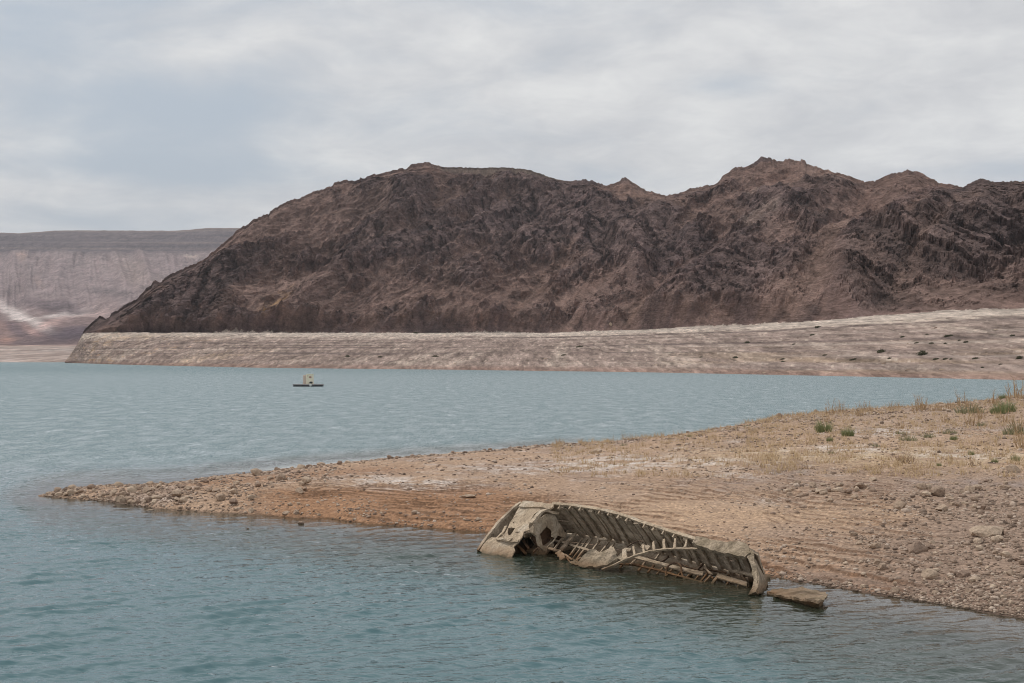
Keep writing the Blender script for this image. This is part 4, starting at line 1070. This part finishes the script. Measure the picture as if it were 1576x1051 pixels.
# ================================================================== ROCKS
M_STONE = None
def stone_material(name, a_, b_, c_):
    m, t, out = material(name)
    pos = t.new('ShaderNodeNewGeometry').outputs['Position']
    oi = t.new('ShaderNodeObjectInfo').outputs['Random']
    isl = t.new('ShaderNodeNewGeometry').outputs['Random Per Island']
    r = t.math('FRACT', t.math('ADD', oi, isl))
    f = t.noise(pos, 14, 5, .65)
    c = t.ramp(r, [(0, a_), (.5, b_), (1, c_)])
    c = t.mix(.9, c, t.ramp(f, [(.3, .62), (.5, 1.0), (.7, 1.35)]), 'MULTIPLY')
    zz = t.new('ShaderNodeSeparateXYZ', {0: pos}).outputs[2]
    c = t.mix(t.math('MULTIPLY', t.math('SUBTRACT', 1.0, t.smooth(zz, .0, .07)), .7), c, (.07, .05, .035))
    b = t.new('ShaderNodeBsdfPrincipled', {'Base Color': c, 'Roughness': .92, 'Normal': t.new('ShaderNodeBump', {'Height': f, 'Strength': .8, 'Distance': .04})})
    b.inputs['Specular IOR Level'].default_value = .2
    t.set(out, 'Surface', b); return m
M_STONE = stone_material('tan_stone', (.24, .17, .13), (.36, .27, .20), (.47, .37, .28))
M_GRAVEL = stone_material('mixed_gravel', (.15, .11, .085), (.31, .225, .17), (.52, .42, .34))
def rock_mesh(seed, sub=2, flat=.6, ang=.97):
    rnd = random.Random(seed)
    bm = bmesh.new(); bmesh.ops.create_icosphere(bm, subdivisions=sub, radius=1)
    planes = []
    for _ in range(9):
        nrm = Vector((rnd.gauss(0, 1), rnd.gauss(0, 1), rnd.gauss(0, .8))).normalized(); planes.append((nrm, rnd.uniform(.5, .82)))
    for v in bm.verts:
        for nrm, dd in planes:
            q = v.co.dot(nrm)
            if q > dd: v.co -= nrm * (q - dd) * ang
        v.co += jn(v.co, 1.6, seed) * .10 + jn(v.co, 4.5, seed) * .06
        v.co.z *= flat
    me = bpy.data.meshes.new('rock'); bm.to_mesh(me); bm.free()
    return me
ROCKS = [rock_mesh(300 + i, 3 if i < 4 else 2, random.uniform(.5, .85)) for i in range(14)]
for m_ in ROCKS: m_.materials.append(M_STONE)
_cache = {}
def ground_z(x, y):
    z = shore_height(np.array([float(x)]), np.array([float(y)]))[0][0]
    return float(z)
def ground_at(px, py, zguess=.5):
    """point of the beach seen at a photo position, found by marching along the sight line"""
    Y = np.linspace(24, 170, 3000)
    X = (px - 788) / FPX * Y
    zr = CAMH - (py - HZ) / FPX * Y
    zz = shore_height(X, Y, detail=False)[0]
    hit = np.where((zr - np.maximum(zz, 0)) < 0)[0]
    i = hit[0] if len(hit) else len(Y) - 1
    return X[i], Y[i], max(float(zz[i]), -.05)
def put_rock(px, py, wpx, hpx, label, cat, group=None, mesh=None, name='boulder', sink=.25, rot=None):
    x, y, z = ground_at(px, py)
    wd = wpx * y / FPX; hh = hpx * y / FPX
    me = mesh or random.choice(ROCKS[:4])
    o = bpy.data.objects.new(name, me); col.objects.link(o)
    zs = max(abs(v.co.z) for v in me.vertices)
    o.scale = (wd / 2 * 1.05, wd / 2 * random.uniform(.7, .95), hh / 2 / zs * 1.1)
    o.rotation_euler = (random.uniform(-.12, .12), random.uniform(-.12, .12), random.uniform(-.5, .5) if rot is None else rot)
    o.location = (x, y + wd * .35, z + hh * (.5 - sink))
    tag(o, label, cat, group)
    return o
# photo positions: centre of the foot, width and height in photo pixels
BIG = [(1415, 852, 38, 22, 'large rounded boulder alone midway up the beach with a dark hollow beneath it'),
       (1434, 892, 27, 19, 'pointed wedge boulder nearest the water on the right part of the beach'),
       (1387, 784, 19, 16, 'square boulder left of the flat one in the upper rock group'),
       (1452, 787, 22, 13, 'rounded boulder closing the right end of the upper rock row'),
       (1420, 754, 18, 14, 'blocky boulder at the left end of the upper pile'),
       (1447, 765, 28, 20, 'tall pale boulder standing in the middle of the upper pile'),
       (1484, 889, 27, 13, 'flat sloping boulder right of the pointed wedge boulder'),
       (1502, 896, 20, 10, 'low brown boulder lying against the right side of the flat sloping boulder'),
       (1562, 728, 26, 16, 'big square brown boulder at the right frame edge high on the beach'),
       (1350, 843, 24, 10, 'flat dark slab rock left of the large rounded boulder'),
       (1351, 870, 16, 12, 'small pale boulder below the flat dark slab rock'),
       (1550, 754, 18, 10, 'pale low boulder under the square brown one at the right edge'),
       (1530, 826, 60, 20, 'wide low ledge of rock at the right edge of the beach'),
       (1200, 643, 12, 10, 'lone upright block on the crest of the spit against the water'),
       (1256, 634, 11, 6, 'flat pale stone on the crest right of the upright block'),
       (1268, 762, 14, 10, 'round stone below the left rock band of the beach'),
       (1380, 915, 15, 13, 'brown rounded stone by the water left of the wedge boulder'),
       (1234, 766, 17, 9, 'low stone at the left end of the rock band'),
       (1290, 757, 20, 9, 'long stone in the middle of the rock band'),
       (1308, 760, 14, 9, 'stone at the right end of the rock band'),
       (918, 697, 22, 8, 'long pale stone on the crest left of the salt patch'),
       (720, 767, 24, 7, 'pale driftwood-like slab stone on the beach above the clay bank'),
       (1183, 773, 12, 6, 'small flat stone among gravel below the rock band'),
       (1546, 922, 15, 9, 'orange brown stone at the lower right water edge'),
       (1489, 938, 14, 8, 'dark stone near the lower right waterline')]
for i, (px, py, w_, h_, lb) in enumerate(BIG): put_rock(px, py, w_, h_, lb, 'boulder', mesh=ROCKS[i % 14])
TIPR = [(176, 780, 8, 5, 'rounded reddish rock awash in the water off the spit'), (230, 786, 15, 5, 'flat reddish rock awash farther right of the spit tip'), (152, 771, 13, 7, 'pale rock at the water edge of the spit tip'),
        (80, 762, 8, 7, 'outermost dark rock at the very tip of the spit'), (282, 737, 8, 3, 'dark flat rock awash behind the spit'), (374, 791, 6, 3, 'small dark rock awash beside the clay bank'), (552, 807, 12, 4, 'low orange rock awash below the clay bank'),
        (493, 716, 14, 6, 'orange block on the far crest of the spit'), (463, 722, 16, 10, 'pale upright rock on the far crest of the narrow spit'), (1528, 905, 10, 7, 'small brown rock near the water at the right')]
for i, (px, py, w_, h_, lb) in enumerate(TIPR): put_rock(px, py, w_, h_, lb, 'rock', mesh=ROCKS[(i * 5) % 14], name='rock', sink=.3)
# rocks heaped along the tip
R_ = random.Random(77)
def scatter(n, fn, sizes, label, group, cat='rock', name='rock', flat=.7):
    for i in range(n):
        px, py = fn()
        w_ = R_.uniform(*sizes) if R_.random() < .8 else R_.uniform(sizes[1], sizes[1] * 1.5)
        put_rock(px, py, w_, w_ * R_.uniform(.45, flat), label, cat, group, mesh=ROCKS[R_.randrange(14)], name=name, sink=R_.uniform(.05, .3), rot=R_.uniform(0, 6))
def tipfn():
    px = R_.uniform(72, 310) if R_.random() < .75 else R_.uniform(300, 480)
    a0 = interp(px, NEAR); b0 = interp(px, FAR)
    return px, b0 + (a0 - b0) * (R_.random() ** .7) * .98 + 1
scatter(110, tipfn, (6, 15), 'tan rock in the heap that makes up the narrow tip of the spit', 'rocks heaped along the tip of the spit')
scatter(26, lambda: (R_.gauss(1440, 50), R_.gauss(765, 14)), (7, 15), 'rock of the loose pile high on the right part of the beach', 'rocks of the upper pile')
scatter(22, lambda: (R_.uniform(1200, 1340), R_.gauss(757, 8)), (7, 14), 'stone of the rock band running across the middle of the beach', 'stones of the rock band')
scatter(60, lambda: ((lambda p: (p, interp(p, NEAR) - R_.uniform(6, 95)))(R_.uniform(1300, 1576))), (6, 13), 'rock half sunk in the gravel of the lower right beach', 'rocks on the lower right beach')
scatter(26, lambda: (R_.uniform(1480, 1576), R_.uniform(745, 870)), (8, 15), 'rock beside the wide ledge at the right edge of the beach', 'rocks round the ledge')
scatter(26, lambda: ((lambda p: (p, interp(p, FAR) + R_.uniform(1, 5)))(R_.uniform(330, 900))), (4, 8), 'small rock on the far crest of the narrow part of the spit', 'rocks on the far crest')
scatter(14, lambda: (R_.uniform(380, 740), interp(R_.uniform(380, 740), NEAR) - R_.uniform(1, 5)), (5, 9), 'rock at the foot of the rust coloured clay bank', 'rocks at the foot of the clay bank')

# gravel: everything smaller, real stones joined into one mesh
def gravel(n, seed, fpx, ft, size, name, label):
    g = np.random.default_rng(seed)
    px = fpx(g, n); t_ = ft(g, px)
    yn_, yf_, zf_ = interp(px, NEAR), interp(px, FAR), interp(px, FAR, 2)
    dn = CAMH * FPX / (yn_ - HZ); df = np.maximum((CAMH - zf_) * FPX / (yf_ - HZ), dn + .6)
    y = 1 / (1 / dn + (1 / df - 1 / dn) * t_); x = (px - 788) / FPX * y
    z, _a, _b, _c, _d, tm_ = shore_height(x, y)
    keep = (z > -.06) & (g.random(n) > tm_ * .8) & (g.random(n) < .25 + .9 * sstep(fbm(x / 2.5, y / 4, octv=3, seed=301), -.25, .3))
    pyy = HZ + FPX * (CAMH - z) / y
    silt = np.exp(-((pyy - 798) / 42) ** 2) * sstep(px, 840, 900) * (1 - sstep(px, 1260, 1360)) + np.exp(-((pyy - 705) / 14) ** 2) * sstep(px, 950, 1100) * .8
    keep &= g.random(n) > silt * .9
    x, y, z = x[keep], y[keep], z[keep]; n = len(x)
    r = size(g, n) * y / FPX / 2
    bmi = bmesh.new(); bmesh.ops.create_icosphere(bmi, subdivisions=1, radius=1)
    bv = np.array([v.co[:] for v in bmi.verts])[:12]; bmi.free()
    bmi = bmesh.new(); bmesh.ops.create_icosphere(bmi, subdivisions=0 + 1, radius=1)
    tv = np.array([v.co[:] for v in bmi.verts]); tf = np.array([[v.index for v in f.verts] for f in bmi.faces]); bmi.free()
    # a squat 20-faced pebble
    ph = (1 + 5 ** .5) / 2
    ic = np.array([(-1, ph, 0), (1, ph, 0), (-1, -ph, 0), (1, -ph, 0), (0, -1, ph), (0, 1, ph), (0, -1, -ph), (0, 1, -ph), (ph, 0, -1), (ph, 0, 1), (-ph, 0, -1), (-ph, 0, 1)]) / 1.9
    fc = np.array([(0, 11, 5), (0, 5, 1), (0, 1, 7), (0, 7, 10), (0, 10, 11), (1, 5, 9), (5, 11, 4), (11, 10, 2), (10, 7, 6), (7, 1, 8), (3, 9, 4), (3, 4, 2), (3, 2, 6), (3, 6, 8), (3, 8, 9), (4, 9, 5), (2, 4, 11), (6, 2, 10), (8, 6, 7), (9, 8, 1)])
    V = np.broadcast_to(ic, (n, 12, 3)) * (1 + g.uniform(-.28, .28, (n, 12, 3)))
    V = V * np.stack([g.uniform(.75, 1.35, n), g.uniform(.7, 1.1, n), g.uniform(.4, .8, n)], -1)[:, None, :] * r[:, None, None]
    an = g.uniform(0, 6.28, n); c_, s_ = np.cos(an)[:, None], np.sin(an)[:, None]
    V = np.stack([V[..., 0] * c_ - V[..., 1] * s_, V[..., 0] * s_ + V[..., 1] * c_, V[..., 2]], -1)
    V = V + np.stack([x, y, z + r * .12], -1)[:, None, :]
    Fc = (fc[None] + (np.arange(n) * 12)[:, None, None]).reshape(-1, 3)
    me = bpy.data.meshes.new(name); V = V.reshape(-1, 3).astype(np.float32)
    me.vertices.add(len(V)); me.vertices.foreach_set('co', V.ravel())
    me.loops.add(Fc.size); me.loops.foreach_set('vertex_index', Fc.ravel().astype(np.int32))
    me.polygons.add(len(Fc)); me.polygons.foreach_set('loop_start', (np.arange(len(Fc)) * 3).astype(np.int32))
    me.update(calc_edges=True); me.materials.append(M_GRAVEL)
    o = bpy.data.objects.new(name, me); col.objects.link(o); tag(o, kind='stuff', label=label); return o
gravel(26000, 1, lambda g, n: np.where(g.random(n) < .62, g.uniform(1050, 1640, n), g.uniform(66, 1640, n)), lambda g, p: g.random(len(p)) ** 1.25, lambda g, n: np.clip(g.lognormal(1.15, .42, n), 1.6, 9), 'gravel', 'loose gravel strewn over the dry lake bed')
gravel(9000, 2, lambda g, n: g.uniform(70, 1600, n), lambda g, p: np.where(p < 520, g.random(len(p)), np.where(g.random(len(p)) < .5, g.random(len(p)) * .07, 1 - .06 * g.random(len(p)))), lambda g, n: np.clip(g.lognormal(1.2, .4, n), 1.6, 8), 'gravel', 'gravel along the water edges of the spit')
gravel(7000, 3, lambda g, n: g.uniform(1180, 1600, n), lambda g, p: g.random(len(p)) ** 1.3 * .5, lambda g, n: np.clip(g.lognormal(1.45, .5, n), 1.6, 13), 'gravel', 'coarse gravel of the lower right beach')

# ================================================================== PLANTS
def leaf_material(name, c0, c1):
    m, t, out = material(name)
    isl = t.new('ShaderNodeNewGeometry').outputs['Random Per Island']
    c = t.mix(isl, c0, c1)
    b = t.new('ShaderNodeBsdfPrincipled', {'Base Color': c, 'Roughness': .8}); b.inputs['Specular IOR Level'].default_value = .15
    t.set(out, 'Surface', b); return m
M_GREEN = leaf_material('green_shoots', (.16, .19, .085), (.33, .34, .17))
M_GREY = leaf_material('grey_green_shoots', (.18, .19, .10), (.32, .30, .19))
M_DRY = leaf_material('dry_stalks', (.32, .21, .115), (.52, .38, .23))
M_DRYD = leaf_material('dead_brush', (.16, .105, .07), (.30, .20, .13))
def blades(n, rad, h, wd, seed, lean=.5, fork=0, droop=.15):
    g = random.Random(seed); bm = bmesh.new()
    def strip(pts, w0):
        side = Vector((g.uniform(-1, 1), g.uniform(-1, 1), 0)).normalized()
        prev = None
        for i, p in enumerate(pts):
            q = w0 * (1 - .75 * i / (len(pts) - 1))
            a_ = bm.verts.new(p - side * q / 2); b_ = bm.verts.new(p + side * q / 2)
            c_ = bm.verts.new(p + side.cross(Vector((0, 0, 1))) * q * .6)
            if prev:
                for (u, v) in ((0, 1), (1, 2), (2, 0)): bm.faces.new((prev[u], prev[v], (a_, b_, c_)[v], (a_, b_, c_)[u]))
            prev = (a_, b_, c_)
    for _ in range(n):
        r = rad * math.sqrt(g.random()); an = g.uniform(0, 6.28)
        b0 = Vector((r * math.cos(an), r * math.sin(an), -.03)) * 1.0; b0.z = -.03
        dirv = Vector((math.cos(an) * lean * g.random(), math.sin(an) * lean * g.random(), 1)).normalized()
        hh = h * g.uniform(.25, 1.0) * (1 - .65 * r / max(rad, .01))
        pts = [b0, b0 + dirv * hh * .4, b0 + dirv * hh * .75 + Vector((math.cos(an), math.sin(an), 0)) * hh * droop * .4, b0 + dirv * hh + Vector((math.cos(an), math.sin(an), -.3)) * hh * droop]
        strip(pts, wd)
        for k in range(fork):
            f = g.uniform(.3, .9); p = b0 + dirv * hh * f; a2 = g.uniform(0, 6.28); l2 = hh * g.uniform(.15, .35)
            q = p + Vector((math.cos(a2) * .7, math.sin(a2) * .7, 1)).normalized() * l2
            strip([p, p.lerp(q, .5), q], wd * .6)
    return bm
def meshof(bm, name, mat):
    me = bpy.data.meshes.new(name); bm.to_mesh(me); bm.free(); me.materials.append(mat); return me
def put_plant(me, name, px, py, sc, label, cat, group=None, sx=1.0):
    x, y, z = ground_at(px, py)
    o = bpy.data.objects.new(name, me); col.objects.link(o)
    o.location = (x, y, z - .01); o.rotation_euler = (0, 0, random.uniform(0, 6.28)); o.scale = (sc * sx, sc * sx, sc)
    tag(o, label, cat, group); return o
GR = [meshof(blades(460, .42, 1.0, .022, 400 + i, .75), 'green_shrub', M_GREEN) for i in range(3)]
GL = [meshof(blades(150, .4, .5, .022, 410 + i, .8), 'green_shrub', M_GREY) for i in range(3)]
# photo position of the foot and height in photo pixels
GREENS = [(1268, 665, 20, 0, 'bright green shrub, the left big one on the spit crest'), (1305, 671, 15, 0, 'small green shrub right of the left big shrub'), (1537, 637, 18, 0, 'bright green shrub on the crest by the right edge'), (1550, 634, 20, 0, 'bright green shrub touching its neighbour at the right edge of the crest'),
          (1543, 614, 9, 0, 'small green sprout standing highest on the crest'), (1569, 668, 26, 1, 'olive shrub cut by the right edge of the picture'), (1492, 636, 22, 1, 'tall olive shrub tangled in dry stalks on the crest'), (1277, 679, 8, 0, 'low green sprig below the left big shrub'),
          (1398, 678, 14, 1, 'grey green plant in the salt patch'), (1386, 668, 8, 1, 'low grey green tuft left of the salt patch'), (1428, 673, 11, 1, 'grey green plant right of the salt patch plant'), (1462, 667, 11, 1, 'grey green plant above the pale salt streak'), (1468, 677, 9, 0, 'small green plant below the salt streak'),
          (1347, 687, 7, 1, 'tiny green sprig left of the salt patch'), (1280, 698, 7, 1, 'tiny grey sprig low on the straw coloured silt'), (1495, 700, 7, 0, 'tiny green sprig near the bare bush'), (1563, 709, 10, 0, 'small green tuft above the square brown boulder'), (1531, 712, 8, 0, 'tiny green tuft left of the square brown boulder'),
          (1149, 657, 6, 1, 'low olive tuft on the crest at the narrow end'), (1062, 672, 5, 1, 'olive tuft on the thin crest far left'), (960, 686, 6, 1, 'olive tuft on the crest by the pale stone'), (1445, 717, 6, 0, 'tiny green sprig on the bare silt'), (1511, 655, 9, 1, 'grey green clump among stalks near the right edge')]
for i, (px, py, h_, k, lb) in enumerate(GREENS):
    x, y, z = ground_at(px, py); me = (GR, GL)[k][i % 3]; hh = (.8, .45)[k]
    put_plant(me, 'green_shrub', px, py, h_ * y / FPX / hh * 1.3, lb, 'shrub', sx=.85)
DR = [meshof(blades(20, .2, 1.0, .021, 420 + i, .45, fork=5, droop=.05), 'dry_stalks', M_DRY) for i in range(4)]
DB = [meshof(blades(34, .3, .55, .018, 430 + i, 1.1, fork=4, droop=.1), 'dead_bush', M_DRYD) for i in range(3)]
STALKS = [(1278, 637, 38), (1295, 636, 34), (1327, 632, 30), (1337, 633, 26), (1372, 630, 22), (1386, 629, 24), (1412, 633, 42), (1420, 631, 40), (1433, 633, 28), (1446, 632, 26), (1462, 629, 26), (1483, 625, 46), (1490, 627, 30), (1528, 621, 38), (1534, 624, 28), (1552, 618, 26),
          (1563, 612, 56), (1571, 614, 50), (1497, 655, 55), (1566, 668, 60), (1575, 690, 55), (1325, 640, 36), (1230, 645, 20), (1270, 650, 30), (1455, 650, 30), (1384, 660, 32), (1510, 645, 34), (1545, 650, 40)]
ORD = 'first second third fourth fifth sixth seventh eighth ninth tenth eleventh twelfth thirteenth fourteenth fifteenth sixteenth seventeenth eighteenth nineteenth twentieth'.split() + ['twenty ' + q for q in 'first second third fourth fifth sixth seventh eighth ninth'.split()]
STALKS.sort()
for i, (px, py, h_) in enumerate(STALKS):
    x, y, z = ground_at(px, py)
    put_plant(DR[i % 4], 'dry_stalks', px, py, h_ * y / FPX, ('short', 'tall')[h_ > 32] + ' clump of dry stalks, ' + ORD[i] + ' from the left along the right hand crest', 'dry plant', 'clumps of dry stalks on the crest')
for i, (px, py, h_) in enumerate(sorted([(1150, 650, 12), (1100, 660, 12), (860, 684, 22), (868, 683, 16), (960, 676, 24), (970, 677, 18), (1020, 670, 14), (985, 674, 12)])):
    x, y, z = ground_at(px, py)
    put_plant(DR[i % 4], 'dry_stalks', px, py, h_ * y / FPX, 'wispy dry stalks, ' + ORD[i] + ' from the left on the thin far crest above the wreck', 'dry plant', 'wispy stalks on the far crest')
BUSH = [(1392, 712, 30, 'leafless brown bush spreading on the straw coloured silt'), (1243, 722, 18, 'curled leafless bush left above the rock band'), (1501, 716, 20, 'pale dry bush above the upper rock pile'), (1175, 719, 12, 'small dead bush at the left of the straw silt'),
        (952, 782, 14, 'dark dead bush right above the wreck'), (1178, 790, 10, 'dark dead sprig on the pale silt behind the wreck')]
for i, (px, py, h_, lb) in enumerate(BUSH):
    x, y, z = ground_at(px, py); put_plant(DB[i % 3], 'dead_bush', px, py, h_ * y / FPX / .55, lb, 'dry bush')
# dry weeds too many to count
def weeds(n, seed):
    g = np.random.default_rng(seed); px = np.where(g.random(n) < .75, g.uniform(1150, 1640, n), g.uniform(850, 1200, n)); t_ = 1 - g.random(n) ** 1.7 * .45
    yn_, yf_, zf_ = interp(px, NEAR), interp(px, FAR), interp(px, FAR, 2)
    dn = CAMH * FPX / (yn_ - HZ); df = np.maximum((CAMH - zf_) * FPX / (yf_ - HZ), dn + .6)
    y = 1 / (1 / dn + (1 / df - 1 / dn) * t_); x = (px - 788) / FPX * y
    z = shore_height(x, y)[0]
    keep = fbm(x / 3, y / 5, octv=2, seed=311) > -.15; x, y, z = x[keep], y[keep], z[keep]; n = len(x)
    m = 7; n2 = n * m
    bx = np.repeat(x, m) + g.normal(0, .12, n2); by = np.repeat(y, m) + g.normal(0, .12, n2); bz = np.repeat(z, m) - .02
    h = np.repeat(g.uniform(.12, .5, n), m) * g.uniform(.4, 1, n2); lx, ly = g.normal(0, .35, n2) * h, g.normal(0, .35, n2) * h; wd = .012 + .008 * g.random(n2)
    an = g.uniform(0, 6.28, n2); dx, dy = np.cos(an) * wd, np.sin(an) * wd
    V = np.stack([np.stack([bx - dx, by - dy, bz], -1), np.stack([bx + dx, by + dy, bz], -1), np.stack([bx - dy, by + dx, bz], -1), np.stack([bx + lx, by + ly, bz + h], -1)], 1)
    F_ = (np.array([(0, 1, 3), (1, 2, 3), (2, 0, 3)])[None] + (np.arange(n2) * 4)[:, None, None]).reshape(-1, 3)
    me = bpy.data.meshes.new('dry_weeds'); V = V.reshape(-1, 3).astype(np.float32)
    me.vertices.add(len(V)); me.vertices.foreach_set('co', V.ravel()); me.loops.add(F_.size); me.loops.foreach_set('vertex_index', F_.ravel().astype(np.int32))
    me.polygons.add(len(F_)); me.polygons.foreach_set('loop_start', (np.arange(len(F_)) * 3).astype(np.int32)); me.update(calc_edges=True); me.materials.append(M_DRY)
    o = bpy.data.objects.new('dry_weeds', me); col.objects.link(o); tag(o, kind='stuff', label='sparse dry weeds over the upper beach')
weeds(3400, 5)
# bushes and boulders on the far shore: feet set on the mountain mesh by a ray
bpy.context.view_layer.update()
dgr = bpy.context.evaluated_depsgraph_get()
def far_hit(px, py):
    o_ = Vector((0, 0, CAMH)); dd = Vector(((px - 788) / FPX, 1, -(py - HZ) / FPX)).normalized()
    ok, loc, nr, idx = mountain.ray_cast(o_, dd)
    return loc if ok else None
M_FARB = leaf_material('desert_scrub', (.055, .058, .033), (.10, .095, .055))
def scrub(seed):
    g = random.Random(seed); bm = bmesh.new()
    for _ in range(200):
        v = Vector((g.gauss(0, 1), g.gauss(0, 1), g.gauss(0, 1))).normalized() * g.random() ** .4; v.z = abs(v.z) * .75
        s_ = .34; a_ = Vector((g.uniform(-1, 1), g.uniform(-1, 1), g.uniform(-1, 1))) * s_; b_ = Vector((g.uniform(-1, 1), g.uniform(-1, 1), g.uniform(-1, 1))) * s_
        bm.faces.new([bm.verts.new(v), bm.verts.new(v + a_), bm.verts.new(v + b_)])
    return bm
SC = [meshof(scrub(500 + i), 'desert_shrub', M_FARB) for i in range(3)]
FARB = [(1420, 545, 17, 'round dark green shrub, the darkest on the pale far slope'), (1356, 541, 13, 'dark green shrub left of the darkest one on the far slope'), (1569, 551, 11, 'green shrub on the far slope at the right frame edge')]
for i, (px, py, w_, lb) in enumerate(FARB):
    p = far_hit(px, py + 1)
    if p is None: continue
    o = bpy.data.objects.new('desert_shrub', SC[i]); col.objects.link(o); r = w_ * p.y / FPX / 2; o.scale = (r, r, r); o.location = p - Vector((0, 0, .05 * r)); tag(o, lb, 'shrub')
R_ = random.Random(9)
for i, (px, py) in enumerate([(1389, 518), (1411, 527), (1427, 514), (1457, 517), (1463, 516), (1477, 523), (1487, 526), (1434, 528), (1455, 528), (1559, 516), (1441, 552), (1455, 552), (1464, 552), (1502, 551), (1369, 551), (1316, 552), (1312, 553), (1205, 552), (1132, 550), (1270, 546), (1222, 529), (1150, 527), (1250, 515), (1259, 503), (1512, 565), (1205, 556), (1079, 549), (670, 548), (868, 546), (585, 549), (535, 548), (893, 533), (1540, 560), (640, 512)]):
    p = far_hit(px, py + 1)
    if p is None: continue
    o = bpy.data.objects.new('desert_shrub', SC[i % 3]); col.objects.link(o); r = R_.uniform(5, 9.5) * p.y / FPX / 2; o.scale = (r * R_.uniform(1, 1.7), r, r * .8); o.location = p - Vector((0, 0, .05 * r))
    tag(o, 'small dark scrub bush dotting the pale slope of the far shore', 'shrub', 'scrub bushes on the far shore')
FB = [(1398, 569, 12, 5), (1450, 569, 11, 4), (1360, 560, 7, 5), (1417, 560, 7, 5), (1440, 505, 6, 5), (1533, 508, 8, 4), (1258, 558, 8, 3), (1010, 562, 5, 3), (700, 560, 5, 3), (640, 545, 5, 4), (1397, 529, 5, 4), (1130, 565, 6, 3), (840, 552, 6, 3), (940, 499, 8, 7), (1300, 575, 7, 3), (1176, 574, 6, 3)]
for i, (px, py, w_, h_) in enumerate(FB):
    p = far_hit(px, py)
    if p is None: continue
    o = bpy.data.objects.new('boulder', ROCKS[i % 14]); col.objects.link(o); q = p.y / FPX / 2; o.scale = (w_ * q, w_ * q * .8, h_ * q * 1.3); o.location = p
    tag(o, 'pale boulder lying on the banded slope of the far shore', 'boulder', 'boulders on the far shore')
